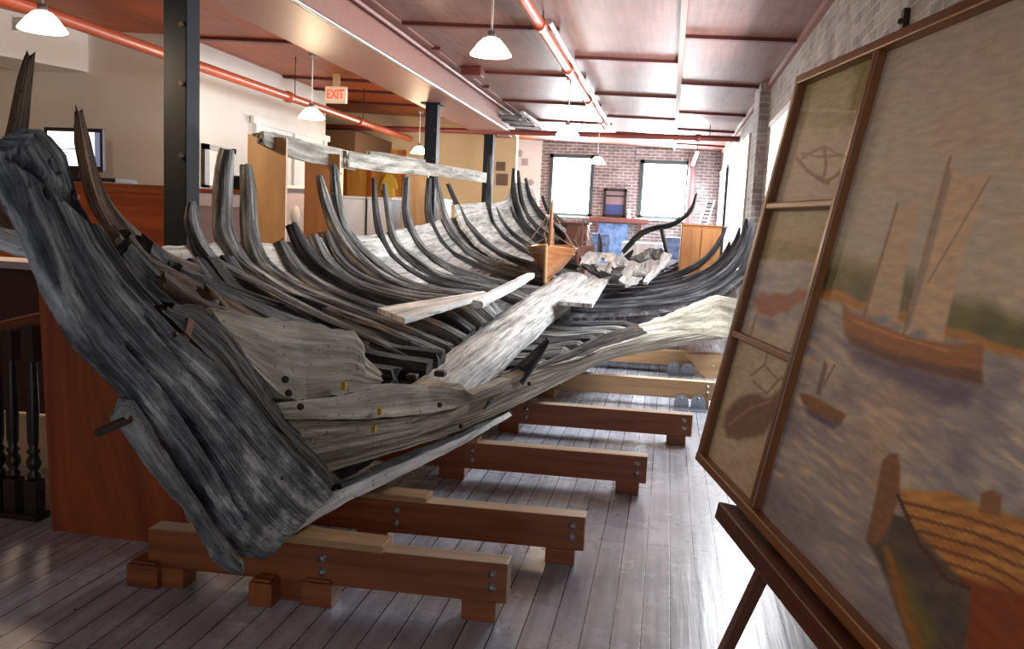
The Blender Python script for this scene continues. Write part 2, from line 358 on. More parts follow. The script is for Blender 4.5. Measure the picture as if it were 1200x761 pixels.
        for i in range(nu): us.append(us[-1]+((a[i+1]-a[i]).length+(b[i+1]-b[i]).length)/2)
        wd = sum((a[i]-b[i]).length for i in range(nu+1))/(nu+1)
        fr = []; bk = []
        for i in range(nu+1):
            for j in range(nv+1):
                h = noise.noise(V((us[i]*1.5+sd, wd*j/nv*ridge, sd)))*rough+noise.noise(V((us[i]*8+sd, wd*j/nv*ridge*2.5, sd)))*rough*.5
                if 0 < i < nu and 0 < j < nv: pass
                else: h *= .4
                fr.append(top[ix(i, j)]+nrm[ix(i, j)]*(h)); bk.append(top[ix(i, j)]-nrm[ix(i, j)]*(thick-h*.5))
        vs = fr+bk; o = len(fr); fs = []; uvs = []
        for i in range(nu):
            for j in range(nv):
                q = [ix(i, j), ix(i+1, j), ix(i+1, j+1), ix(i, j+1)]
                if flip: q = q[::-1]
                cc = {ix(i, j): (us[i], wd*j/nv), ix(i+1, j): (us[i+1], wd*j/nv), ix(i+1, j+1): (us[i+1], wd*(j+1)/nv), ix(i, j+1): (us[i], wd*(j+1)/nv)}
                fs.append(q); uvs.append([cc[z] for z in q])
                r = [z+o for z in q[::-1]]; fs.append(r); uvs.append([cc[z-o] for z in r])
        for (seq, uu) in (([ix(i, 0) for i in range(nu+1)], 0), ([ix(i, nv) for i in range(nu, -1, -1)], 0), ([ix(0, j) for j in range(nv, -1, -1)], 1), ([ix(nu, j) for j in range(nv+1)], 1)):
            L = 0
            for p, q in zip(seq, seq[1:]):
                l = (vs[p]-vs[q]).length; f = [p, p+o, q+o, q]
                uv_ = [(L, 0), (L, thick), (L+l, thick), (L+l, 0)] if not uu else [(0, L), (thick, L), (thick, L+l), (0, L+l)]
                if flip: f = f[::-1]; uv_ = uv_[::-1]
                fs.append(f); uvs.append(uv_); L += l
        s.add(vs, fs, uvs, mi); return s
    def build(s, name, mat, parent=None, bevel=0.0, smooth_all=False):
        off = BASE.get(parent, V((0, 0, 0))) if parent else None
        if parent is None:
            lo = V((min(p.x for p in s.v), min(p.y for p in s.v), min(p.z for p in s.v))); hi = V((max(p.x for p in s.v), max(p.y for p in s.v), max(p.z for p in s.v)))
            off = V(((lo.x+hi.x)/2, (lo.y+hi.y)/2, lo.z))
        me = bpy.data.meshes.new(name); me.from_pydata([tuple(p-off) for p in s.v], [], s.f)
        uvl = me.uv_layers.new(name='UVMap')
        for poly in me.polygons:
            u = s.uv[poly.index]; poly.material_index = s.mi[poly.index]; poly.use_smooth = s.sm[poly.index] or smooth_all
            if u:
                for k, li in enumerate(poly.loop_indices): uvl.data[li].uv = u[k]
        mats = mat if isinstance(mat, (list, tuple)) else [mat]
        for m in mats: me.materials.append(MT[m] if isinstance(m, str) else m)
        o = bpy.data.objects.new(name, me); C.objects.link(o)
        if parent: o.parent = parent
        else: o.location = off
        BASE[o] = off
        if bevel:
            md = o.modifiers.new('Bevel', 'BEVEL'); md.width = bevel; md.segments = 2; md.limit_method = 'ANGLE'
        return o
def plen(P): return sum((P[i+1]-P[i]).length for i in range(len(P)-1))
def cr(P, i, t):
    p0 = P[max(i-1, 0)]; p1 = P[i]; p2 = P[i+1]; p3 = P[min(i+2, len(P)-1)]
    return .5*((2*p1)+(p2-p0)*t+(2*p0-5*p1+4*p2-p3)*t*t+(3*p1-p0-3*p2+p3)*t*t*t)
def dense(P, q=8):
    out = []
    for i in range(len(P)-1):
        for k in range(q): out.append(cr(P, i, k/q))
    out.append(P[-1].copy()); return out
def even(P, n, spline=False):
    if spline: P = dense(P)
    L = plen(P); out = []; acc = 0; i = 0
    for k in range(n+1):
        tgt = L*k/n
        while i < len(P)-2 and acc+(P[i+1]-P[i]).length < tgt: acc += (P[i+1]-P[i]).length; i += 1
        l = (P[i+1]-P[i]).length; out.append(P[i].lerp(P[i+1], min(1, max(0, (tgt-acc)/l if l else 0))))
    return out
def resample(P, w, t, step):
    out = []; W = []; T = []
    for i in range(len(P)-1):
        n = max(1, int((P[i+1]-P[i]).length/step))
        for k in range(n):
            f = k/n; out.append(cr(P, i, f)); W.append(w[i]+(w[i+1]-w[i])*f); T.append(t[i]+(t[i+1]-t[i])*f)
    out.append(P[-1].copy()); W.append(w[-1]); T.append(t[-1]); return out, W, T
def thing(name, label, cat, loc, group=None):
    o = bpy.data.objects.new(name, None); C.objects.link(o); o.location = loc; BASE[o] = V(loc); o.empty_display_size = .1
    return tag(o, label, cat, group)
def tag(o, label, cat, group=None):
    o['label'] = label; o['category'] = cat
    if group: o['group'] = group
    return o
def struct(o): o['kind'] = 'structure'; return o
def quad(name, pts, mat, uvaxes=None):
    """single sided slab with uv in metres; uvaxes (origin,u,v)"""
    m = MB(); o, u, v = uvaxes
    m.add(pts, [list(range(len(pts)))], [[((V(p)-o).dot(u), (V(p)-o).dot(v)) for p in pts]]); return m.build(name, mat)
def dup(root, dx, label=None, group=None):
    r = root.copy(); C.objects.link(r); r.location = root.location+V(dx); BASE[r] = BASE.get(root, V((0, 0, 0)))+V(dx)
    if label: r['label'] = label
    if group: r['group'] = group
    for ch in list(root.children):
        c = ch.copy(); C.objects.link(c); c.parent = r
        for g in list(ch.children):
            d = g.copy(); C.objects.link(d); d.parent = c
    return r
# ------------------------------------------------------------------ the room
def boxw(m, a, b, mi=0):
    """box with wall uvs: u horizontal, v vertical"""
    o = len(m.f); m.box(a, b, mi)
    for i in range(o, len(m.f)):
        P = [m.v[k] for k in m.f[i]]
        n = (P[1]-P[0]).cross(P[2]-P[0])
        if abs(n.z) > max(abs(n.x), abs(n.y)): m.uv[i] = [(p.y, p.x) for p in P]
        elif abs(n.y) > abs(n.x): m.uv[i] = [(p.x, p.z) for p in P]
        else: m.uv[i] = [(p.y, p.z) for p in P]
    return m
XR = 1.12
YF = atx(846, 178, 1.1).y
cor = atc(212, 41); XL = cor.x; YL = cor.y
YLE = atx(382, 125, XL).y                     # end of the white side wall
YB = 17.3                                     # cream cross wall
XB = aty(604, 200, YB).x
# floor: boards along y
m = MB(); boxw(m, (-9, -2.5, -.12), (XR+.3, YF+.3, 0)); struct(m.build('floor', 'floor'))
# ceiling, gently falling to the right
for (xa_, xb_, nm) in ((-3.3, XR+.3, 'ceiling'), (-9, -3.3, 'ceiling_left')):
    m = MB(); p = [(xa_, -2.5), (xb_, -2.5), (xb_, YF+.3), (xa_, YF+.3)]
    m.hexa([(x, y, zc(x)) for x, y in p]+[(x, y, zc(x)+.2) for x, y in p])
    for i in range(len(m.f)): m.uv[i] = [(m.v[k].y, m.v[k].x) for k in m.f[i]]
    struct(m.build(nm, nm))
# right brick wall with pilaster
m = MB(); boxw(m, (XR, -2.5, 0), (XR+.3, YF+.3, 3.6)); struct(m.build('wall_right', 'brick_right'))
yp = atx(893, 105, XR-.1).y
m = MB(); boxw(m, (XR-.12, yp-.05, 0), (XR+.02, yp+.75, 3.452)); struct(m.build('trim_1', 'brick_right'))
m = MB(); m.bar((XR-.02, -2.5, zc(XR)-.035), (XR-.02, YF, zc(XR)-.035), .05, .07); struct(m.build('trim_2', 'beam'))
# far brick wall with two window openings
wins = []
for (x0, x1, yt, yb) in ((645, 693, 180, 254), (751, 805, 187, 258)):
    a = aty(x0, yt, YF); b = aty(x1, yb, YF); wins.append((a.x, b.x, b.z, a.z))
xw = aty(633, 220, YF).x
m = MB(); xs = [xw, wins[0][0], wins[0][1], wins[1][0], wins[1][1], XR+.3]
for i in range(5):
    if i in (1, 3):
        w_ = wins[i//2]
        boxw(m, (xs[i], YF, 0), (xs[i+1], YF+.35, w_[2])); boxw(m, (xs[i], YF, w_[3]), (xs[i+1], YF+.35, 3.8))
    else: boxw(m, (xs[i], YF, 0), (xs[i+1], YF+.35, 3.8))
struct(m.build('wall_far', 'brick_far'))
m = MB(); boxw(m, (-9, YF-.02, 0), (xw, YF+.3, 3.9)); struct(m.build('wall_far_white', 'white'))
for k, w_ in enumerate(wins):
    x0, x1, z0, z1 = w_
    m = MB(); f = .09
    for a, b in (((x0, z0), (x0+f, z1)), ((x1-f, z0), (x1, z1)), ((x0, z1-f), (x1, z1)), ((x0, z0), (x1, z0+f*.7))):
        m.box((a[0], YF-.03, a[1]), (b[0], YF+.14, b[1]))
    wf = m.build('window_%d' % (k+1), 'window_frame'); struct(wf)
    m = MB(); m.box((x0+.02, YF+.15, z0+.02), (x1-.02, YF+.17, z1-.02)); m.build('pane', 'window_sky', wf)
    m = MB(); m.box((x0-.06, YF-.12, z0-.05), (x1+.06, YF+.05, z0)); m.build('window_sill', 'white', wf)
    m = MB(); boxw(m, (x0-.12, YF-.03, z1), (x1+.12, YF+.02, z1+.26)); m.build('lintel', 'brick_far', wf)
# left side: white side wall, white cross wall behind the stair, recess beyond
m = MB(); boxw(m, (XL-.2, YL, 0), (XL, YLE, 3.9)); struct(m.build('wall_left', 'white_wall'))
m = MB(); boxw(m, (-9, YL, 0), (XL-.2, YL+.2, 3.9)); struct(m.build('wall_left_cross', 'white_wall'))
m = MB(); boxw(m, (-9, YB, 0), (XB, YB+.2, 3.9)); struct(m.build('wall_back_cream', 'cream_wall'))
m = MB(); boxw(m, (-9.2, -2.5, 0), (-9, YF, 3.9)); struct(m.build('wall_left_outer', 'cream_wall'))
m = MB(); boxw(m, (-9, -2.7, 0), (-1.1, -2.5, 3.9)); struct(m.build('wall_back_unseen', 'white_wall'))  # unseen wall behind the camera, added to darken the near-left floor
# picture rail across the white cross wall
a = aty(0, 125, YL); b = aty(206, 136, YL)
m = MB(); m.box((-8.9, YL-.015, a.z-.012), (XL-.01, YL, a.z+.012)); struct(m.build('trim_3', 'white_wall'))
# white boxed soffit with a vent
P1 = aty(96, 83, YL-.15); zb = P1.z; P2 = atz(0, 65, zb); d = (P2-P1)
P3 = P1+d*3
m = MB(); m.prism([P1, P1+V((-.02, .16, 0)), V((P3.x, YL, zb)), P3], (0, 0, 1.2)); sf = struct(m.build('trim_4', 'white_wall'))
nr = V((d.y, -d.x, 0)).normalized()
if nr.y > 0: nr = -nr
pv = [atplane(x, y, P1, nr) for x, y in ((14, 36), (27, 36), (27, 18), (14, 18))]
t = thing('wall_vent', 'small grey louvred air vent on the white soffit, upper left', 'vent', pv[0])
m = MB(); m.prism([q+nr*.001 for q in pv], nr*.012); m.build('frame', 'white', t)
for k in range(7):
    f0 = .08+.12*k; a = pv[0].lerp(pv[3], f0); b = pv[1].lerp(pv[2], f0); e = (pv[1]-pv[0])*.08
    m = MB(); m.bar(a+e+nr*.016, b-e+nr*.016, .02, .02, nr); m.build('louvre', 'vent', t)
# ceiling battens
for k, (x, y) in enumerate([(791, 41), (787, 96), (785, 130), (783, 150), (781, 167)]):
    q = atc(x, y); m = MB()
    m.hexa([(.03, q.y-.05, zc(.03)-.035), (XR, q.y-.05, zc(XR)-.035), (XR, q.y+.05, zc(XR)-.035), (.03, q.y+.05, zc(.03)-.035), (.03, q.y-.05, zc(.03)+.01), (XR, q.y-.05, zc(XR)+.01), (XR, q.y+.05, zc(XR)+.01), (.03, q.y+.05, zc(.03)+.01)])
    struct(m.build('trim_%d' % (5+k), 'batten'))
def batten(x0, x1, y, n, w=.05, h=.035):
    m = MB(); m.hexa([(x0, y-w, zc(x0)-h), (x1, y-w, zc(x1)-h), (x1, y+w, zc(x1)-h), (x0, y+w, zc(x0)-h), (x0, y-w, zc(x0)+.01), (x1, y-w, zc(x1)+.01), (x1, y+w, zc(x1)+.01), (x0, y+w, zc(x0)+.01)])
    struct(m.build('trim_%d' % n, 'batten'))
nn = 10
for (x, y) in [(782, 71), (780, 113), (779, 139), (779, 158)]:
    batten(-1.2, -.03, atc(x, y).y, nn); nn += 1
XS = atc(560, 95).x                           # long seam between the lamps and the beam
for (x, y) in [(600, 31), (640, 87), (668, 121), (680, 143)]:
    batten(XS+.02, -1.2, atc(x, y).y, nn); nn += 1
for (x, y) in [(500, 55), (550, 82), (556, 100)]:
    batten(-2.75, XS-.02, atc(x, y).y, nn); nn += 1
for (x, y) in [(345, 48), (430, 94), (440, 107), (490, 123)]:
    batten(XL-1, -3.7, atc(x, y).y, nn); nn += 1
m = MB(); m.bar((XS, -2.5, zc(XS)-.006), (XS, YF, zc(XS)-.006), .03, .012); struct(m.build('trim_%d' % nn, 'beam')); nn += 1
m = MB(); m.bar((0, -2.5, zc(0)-.02), (0, YF, zc(0)-.02), .055, .04); struct(m.build('trim_%d' % nn, plain('pale seam strip', s2l(176, 150, 142), .7, spec=.2))); nn += 1
# low red crossbeam left of the main beam, near the stair
q = atc(160, 38.5)
# big boxed beam and the columns under it
BX0, BX1, BZ = -3.78, -3.06, 3.24
YBE = 16.6
m = MB(); m.box((BX0, -2.5, BZ), (BX1, YBE, 3.72)); struct(m.build('beam_main', 'beam'))
m = MB(); m.box((-3.62, YBE, BZ+.02), (BX1-.16, YB, 3.72)); struct(m.build('beam_end', 'beam'))
def column(px0, px1, pyc, label):
    yc = 0
    x = -3.5
    q = atx((px0+px1)/2, pyc, x); wd = (px1-px0)*q.y/1000
    t = thing('steel_column', label, 'column', (x, q.y, 0), 'slate columns under the ceiling beam')
    m = MB(); w2 = .18/2; f = .012
    m.box((x-w2, q.y-w2, .012), (x+w2, q.y+w2, BZ)); m.build('shaft', 'steel_post', t, .008)
    m = MB(); m.box((x-.16, q.y-.16, 0), (x+.16, q.y+.16, .012)); m.build('base_plate', 'steel_post', t)
    m = MB(); m.box((x-.15, q.y-.15, BZ-.02), (x+.15, q.y+.15, BZ)); m.build('cap_plate', 'steel_post', t)
    for z in (1.0, 1.95, 2.45, 2.85):
        m = MB(); m.tube([(x+w2-.03, q.y-w2-.03, z), (x+w2-.03, q.y-w2+.005, z)], .016, 10); m.build('bolt', 'iron', t)
    return t
column(197, 229, 200, 'dark slate steel column at left in front of the plywood half wall')
column(499, 514, 160, 'middle dark slate steel column, beside the farthest left pendant lamp')
column(567, 578, 190, 'farthest dark slate steel column, where the red cross pipe passes')
# doors
a = atx(296, 150, XL+.01); b = atx(380, 165, XL+.01)
zt = atx(300, 146, XL).z
m = MB(); m.box((XL-.02, a.y, 0), (XL+.035, b.y, zt)); dr = struct(m.build('door_1', 'white'))
ymid = atx(343, 180, XL).y
for (y0, y1) in ((a.y, a.y+.12), (ymid-.08, ymid+.08), (b.y-.12, b.y)):
    m = MB(); m.box((XL+.03, y0, 0), (XL+.07, y1, zt)); m.build('door_stile', 'white', dr)
m = MB(); m.box((XL+.03, a.y-.1, zt), (XL+.08, b.y+.1, zt+.1)); m.build('door_head', 'white', dr)
# warm panelled doorway in the recess on the cream wall
y_ = YB-.02
def wpx(x0, y0, x1, y1, Y): 
    a = aty(x0, y1, Y); b = aty(x1, y0, Y); return a.x, b.x, a.z, b.z
x0, x1, z0, z1 = wpx(404, 185, 476, 236, y_)
m = MB(); m.box((x0, y_-.04, 0), (x1, YB, z1+.15)); d2 = struct(m.build('door_2', 'yellow_panel'))
for px in (406, 434, 474):
    xx = aty(px, 200, y_).x; m = MB(); m.box((xx-.04, y_-.07, 0), (xx+.04, y_-.03, z1+.15)); m.build('door_stile', 'trim_red', d2)
m = MB(); xx0 = aty(394, 200, y_).x; m.box((xx0-.1, y_-.05, 1.2), (x0-.05, YB, z1)); 
pn = struct(m.build('window_3', emit('warm lit room beyond', (1, .82, .45), .8)))
for k in range(3):
    z = 1.5+k*.45; m = MB(); m.box((xx0-.1, y_-.07, z), (x0-.05, y_-.04, z+.03)); m.build('glazing_bar', 'trim_red', pn)
m = MB(); xm = (xx0-.1+x0-.05)/2; m.box((xm-.015, y_-.07, 1.2), (xm+.015, y_-.04, z1)); m.build('glazing_bar', 'trim_red', pn)
# brown soffit in the recess
x0, x1, z0, z1 = wpx(384, 159, 434, 182, 16.0)
m = MB(); m.box((x0-2, 15.2, z0), (x1, YB, z1)); struct(m.build('trim_%d' % nn, plain('brown soffit', s2l(104, 74, 48), .6))); nn += 1
def area(name, loc, aim, sx, sy, e, col):
    d = bpy.data.lights.new(name, 'AREA'); d.shape = 'RECTANGLE'; d.size = sx; d.size_y = sy; d.energy = e; d.color = col
    o = bpy.data.objects.new(name, d); C.objects.link(o); o.location = loc; o.rotation_euler = (V(aim)-V(loc)).to_track_quat('-Z', 'Y').to_euler(); return o
# ------------------------------------------------------------------ lamps, pipes, signs
def pendant(px, py, diam_px, label, X, first=None):
    q = atx(px, py, X)                                # rim centre
    if first: return dup(first, q-BASE[first], label)
    t = thing('pendant_lamp', label, 'lamp', q, 'opal cone pendant lamps')
    m = MB(); r = .15
    m.lathe(q, [(.035, .125), (.06, .115), (.10, .075), (r, .008), (r, 0), (r-.008, 0), (.09, .07), (.05, .105), (.03, .115)], 40); m.build('lamp_shade', 'lamp_glass', t)
    m = MB(); m.lathe(q, [(.001, .175), (.03, .17), (.034, .13), (.036, .12), (.001, .12)], 20); m.build('socket_cap', 'galv', t)
    zt = zc(X)-.02
    m = MB(); m.tube([q+V((0, 0, .17)), (q.x, q.y, zt)], .008, 8); m.build('cord', 'white', t)
    m = MB(); m.lathe((q.x, q.y, zt-.03), [(.001, 0), (.05, .005), (.055, .04)], 20); m.build('canopy', 'galv', t)
    m = MB(); m.lathe(q, [(.001, .02), (.022, .03), (.028, .055), (.02, .085), (.012, .12)], 16); m.build('bulb', 'lamp_glass', t)
    return t
XLA, XLB = -4.15, -1.36
L0 = pendant(575, 65, 45, 'lit pendant lamp with a cone shade, largest in the ceiling middle, by the red pipe', XLB)
lamps = [L0]
for px, py, X, lb in ((50, 36, XLA, 'lit cone pendant lamp in the upper left corner, in front of the white soffit'),
                      (365, 139, XLA, 'lit cone pendant lamp hanging left of the red exit sign'),
                      (491, 180, XLA-.25, 'small lit cone pendant lamp just left of the middle column'),
                      (665, 159, XLB, 'cone pendant lamp over the wreck before the far brick wall, higher of two'),
                      (700, 192, XLB, 'small farthest cone pendant lamp, between the two far windows')):
    lamps.append(pendant(px, py, 0, lb, X, L0))
for l in lamps:
    d = bpy.data.lights.new('lamp_light', 'POINT'); d.energy = 60 if l.location.x < -3 else 6; d.color = (1, .74, .48); d.shadow_soft_size = .08
    o = bpy.data.objects.new('lamp_light', d); C.objects.link(o); o.location = BASE[l]+V((0, 0, -.06))
# conduits
def conduit(pts, r, name, label, mat, clips=(), cat='conduit', clipmat=None):
    t = thing(name, label, cat, pts[0])
    m = MB(); m.tube(pts, r, 14); m.build('tube', mat, t)
    for c in clips:
        i = 0; best = None
        for a, b in zip(pts, pts[1:]):
            a = V(a); b = V(b)
            if abs(b.y-a.y) > abs(b.x-a.x): f = (c-a.y)/(b.y-a.y)
            else: f = (c-a.x)/(b.x-a.x)
            if 0 <= f <= 1: best = (a.lerp(b, f), (b-a).normalized())
        if best:
            p, dd = best; m = MB(); m.lathe(p-dd*.045, [(r, 0), (r*1.35, .004), (r*1.35, .086), (r, .09)], 14, 0, dd); m.build('coupling', clipmat or mat, t)
            m = MB(); m.tube([p+dd*.2+V((0, 0, r)), (p.x+dd.x*.2, p.y+dd.y*.2, zc(p.x))], .007, 6); m.build('hanger_rod', 'iron', t)
    return t
zA = zc(XLA)-.03
conduit([(XLA, 3, zA), (XLA, 8.2, zA), (XLA-.1, 12, zA+.0), (XLA-.25, 15.4, zA)], .016, 'lighting_conduit', 'thin silver conduit along the orange ceiling left of the main beam', 'grey_pipe', (7, 10, 13), clipmat='galv')
conduit([(BX1+.02, 3, BZ+.02), (BX1+.02, YBE, BZ+.02)], .02, 'beam_conduit', 'thin bright conduit running along the lower right edge of the main beam', 'grey_pipe')
conduit([(BX1+.10, 3, zc(-3)-.03), (BX1+.10, YBE, zc(-3)-.03)], .022, 'ceiling_conduit', 'pale mauve conduit tight in the corner of ceiling and main beam', 'beam')
# sprinkler pipes
q1 = atx(82, 25, -5.05); q2 = atx(440, 149, -5.05)
conduit([(-5.05, 2.5, q1.z), (-5.05, q2.y+2, q1.z)], .055, 'sprinkler_pipe', 'red brown sprinkler pipe running back along the white left wall', 'red_pipe', (8.2, 10.8, 13.4), 'pipe')
YP = 15.9
pa = aty(425, 150, YP); pb = aty(838, 174, YP)
conduit([(-8, YP, pa.z), (XR, YP, pa.z)], .05, 'sprinkler_pipe', 'dark red sprinkler pipe crossing the hall in front of the far brick wall', plain('dark red pipe paint', s2l(128, 62, 54), .4), (-4.6, -1.9, .4), 'pipe')  # darker red paint than the other sprinkler pipes
p1 = atc(632, 28, .16); conduit([(p1.x, 2, p1.z), (p1.x, YP-.02, p1.z)], .05, 'sprinkler_pipe', 'ceiling sprinkler pipe with couplings, right of the big pendant lamp', 'red_pipe', (p1.y, p1.y+2.2, p1.y+4.6, p1.y+7), 'pipe')
t = conduit([(p1.x+.09, p1.y, p1.z+.02), (p1.x+.09, YP-.4, p1.z+.02)], .025, 'lighting_conduit', 'bright silver conduit beside the ceiling sprinkler pipe', 'grey_pipe')
# exit sign
q = aty(393, 111, 12.2); ex = thing('exit_sign', 'lit EXIT sign with red letters hanging under the orange ceiling', 'sign', q)
w_, h_ = .33, .24
m = MB(); m.box((q.x-w_/2, q.y, q.z-h_/2), (q.x+w_/2, q.y+.07, q.z+h_/2)); m.build('sign_case', 'exit_box', ex, .008)
m = MB(); m.box((q.x-.05, q.y+.01, q.z+h_/2), (q.x+.05, q.y+.06, zc(q.x))); m.build('ceiling_mount', 'cream_wall', ex)
cu = bpy.data.curves.new('exit_text', 'FONT'); cu.body = 'EXIT'; cu.size = .185; cu.align_x = 'CENTER'; cu.align_y = 'CENTER'; cu.extrude = .004; cu.offset = .004
to = bpy.data.objects.new('exit_text', cu); C.objects.link(to); bpy.context.view_layer.update()
me = bpy.data.meshes.new_from_object(to.evaluated_get(bpy.context.evaluated_depsgraph_get())); bpy.data.objects.remove(to)
tx = bpy.data.objects.new('lettering', me); C.objects.link(tx); me.materials.clear(); me.materials.append(MT['exit_red']); tx.parent = ex; tx.location = (0, -.006, 0); tx.rotation_euler = (math.pi/2, 0, 0); tx.scale = (.72, 1, 1)
# television on the cabinet
YT = YL-.9
a = aty(52, 199, YT); b = aty(120, 151, YT)
tv = thing('television', 'flat black television showing a bright white picture, behind the stem head', 'television', ((a.x+b.x)/2, YT, a.z))
m = MB(); m.box((a.x, YT, a.z), (b.x, YT+.06, b.z)); m.build('casing', 'black', tv, .006)
m = MB(); m.box((a.x+.05, YT-.003, a.z+.06), (b.x-.10, YT+.01, b.z-.045)); sc = m.build('screen', 'screen', tv)
m = MB(); m.box((b.x-.10, YT-.003, a.z+.06), (b.x-.035, YT+.01, b.z-.045)); m.build('side_bar', emit('blue grey screen bar', s2l(120, 130, 160), .5), tv)
for k, (y0, h) in enumerate(((.36, .012), (.31, .008), (.25, .006))):
    m = MB(); z = a.z+y0*(b.z-a.z)*1.4; m.tube([(a.x+.2, YT-.005, z-.01), ((a.x+b.x)/2, YT-.005, z+.004), (b.x-.22, YT-.005, z+.02)], h*.6, 6); m.build('picture_line', emit('grey line on screen', s2l(120, 120, 130), .4), tv)
m = MB(); m.box(((a.x+b.x)/2-.06, YT+.01, a.z-.08), ((a.x+b.x)/2+.06, YT+.05, a.z+.02)); m.build('stand', 'black', tv)
ct = aty(125, 214, YT+.1)
s1 = aty(70, 206, YT); s2 = aty(143, 203, YT)
st = thing('tv_bench', 'low black bench under the television', 'bench', ((s1.x+s2.x)/2, YT, ct.z))
m = MB(); m.box((s1.x, YT-.12, a.z-.10), (s2.x, YT+.3, a.z-.07)); m.build('bench_top', 'black', st)
for x in (s1.x+.03, s2.x-.03):
    m = MB(); m.box((x-.025, YT-.12, ct.z), (x+.025, YT+.3, a.z-.1)); m.build('leg', 'black', st)
# plywood half wall under the television
YH = YT-.35
e0 = aty(0, 208, YH); e1 = aty(200, 218, YH); zh = e1.z
hw = thing('half_wall', 'red plywood half wall with framed edges, left of the slate column', 'partition', ((e0.x+e1.x)/2-1, YH, 0))
m = MB(); m.box((e0.x-2.2, YH+.02, 0), (e1.x, YH+.06, zh-.03)); m.box((e0.x-2.2, YH+.06, 0), (e1.x-.75, YH+.9, zh-.03)); m.build('panel', 'plywood_red', hw)
m = MB(); m.box((e0.x-2.2, YH-.01, zh-.10), (e1.x, YH+.02, zh-.03)); m.build('top_rail', 'trim_red', hw)
m = MB(); m.box((e1.x-.08, YH-.01, 0), (e1.x, YH+.02, zh-.1)); m.build('edge_stile', 'trim_red', hw)
m = MB(); m.box((e0.x-2.2, YH-.03, zh-.03), (e1.x+.01, YH+.08, zh)); m.box((e0.x-2.2, YH+.08, zh-.03), (e1.x-.74, YH+.92, zh)); m.build('cap', 'trim_red', hw)
# framed bright picture on the left wall
x_ = XL+.01
def wallquad(px0, py0, px1, py1, X): 
    a = atx(px0, py1, X); b = atx(px1, py0, X); return a.y, b.y, min(a.z, b.z), max(a.z, b.z)
a = atx(236, 168, x_); b = atx(273, 176, x_); c = atx(236, 219, x_); y0, y1, z0, z1 = a.y, b.y, c.z, a.z
t = thing('picture_frame', 'dark framed bright white print on the left wall, right of the slate column', 'picture', (x_, (y0+y1)/2, z0))
m = MB(); f = .07; fy = .12
for p, q_ in (((y0, z0), (y0+fy, z1)), ((y1-fy, z0), (y1, z1)), ((y0, z1-f), (y1, z1)), ((y0, z0), (y1, z0+f*.4))): m.box((x_, p[0], p[1]), (x_+.05, q_[0], q_[1]))
m.build('frame', 'dark_frame', t)
m = MB(); m.box((x_, y0+.05, z0+.02), (x_+.02, y1-.05, z1-.02)); m.build('print', 'white', t)
m = MB(); m.box((x_+.02, y0+.3, z0+.1), (x_+.024, y1-.3, z0+.2)); m.build('print_block', 'grey_card', t)
# partitions behind the port side
def counter(px0, px1, pyt, Y, label, mat, capmat, depth=.5, name='display_counter'):
    a = aty(px0, pyt, Y); b = aty(px1, pyt+.048*(px1-px0), Y); z = (a.z+b.z)/2
    t = thing(name, label, 'counter', ((a.x+b.x)/2, Y, 0))
    m = MB(); m.box((a.x, Y, 0), (b.x, Y+depth, z-.04)); m.build('body', mat, t, .01)
    m = MB(); m.box((a.x-.02, Y-.03, z-.04), (b.x+.02, Y+depth, z)); m.build('counter_top', capmat, t, .008)
    return t, a.x, b.x, z
t1, xa, xb, zz = counter(216, 299, 220, 9.3, 'lavender grey counter with a red brown top, right of the slate column', 'grey_partition', 'trim_red')
m = MB(); m.box((xa+.1, 9.27, zz-.2), (xb-.1, 9.3, zz-.06)); m.build('upper_strip', 'pale_partition', t1)
bx = aty(277, 215, 9.45); q = thing('small_box', 'small black box standing on the grey counter by the framed print', 'box', (bx.x, 9.5, zz))
m = MB(); m.box((bx.x-.04, 9.45, zz), (bx.x+.05, 9.55, zz+.17)); m.build('casing', 'black', q, .006)
m = MB(); m.box((bx.x-.03, 9.445, zz+.03), (bx.x+.04, 9.45, zz+.14)); m.build('front', 'steel_post', q)
t2, xa, xb, zz = counter(306, 362, 216, 9.9, 'grey counter with a white oval plaque, between the two plywood standards', 'grey_partition', 'white')
o = aty(346, 252, 9.9); m = MB(); m.lathe((o.x, 9.9, o.z), [(.001, .008), (.055, .008), (.06, 0)], 28, 0, V((0, -1, 0))); pl = m.build('oval_plaque', 'grey_card', t2)
for v in pl.data.vertices: v.co.z = (v.co.z+BASE[t2].z-o.z)*1.9+o.z-BASE[t2].z
bk = aty(316, 219, 9.95); m = MB(); m.hexa([(bk.x-.1, 9.95, zz), (bk.x+.12, 9.95, zz), (bk.x+.12, 10.1, zz), (bk.x-.1, 10.1, zz), (bk.x-.1, 9.95, zz+.05), (bk.x+.1, 9.95, zz+.04), (bk.x+.1, 10.1, zz+.04), (bk.x-.1, 10.1, zz+.05)])
tag(m.build('book', 'shelf_red'), 'small red book lying on the grey counter beside the plywood standard', 'book')
t3, xa, xb, zz = counter(395, 458, 229, 12.6, 'pale blue white counter behind the weathered ribs, beyond the second plywood standard', 'pale_partition', 'white')
o = aty(429, 250, 12.58); m = MB(); m.box((o.x-.012, 12.57, 1.0), (o.x+.012, 12.6, o.z+.25)); m.build('panel_joint', 'black', t3)
t4, xa, xb, zz = counter(462, 520, 230.5, 13.2, 'bright white counter behind the ribs at the middle column', 'white', 'white')
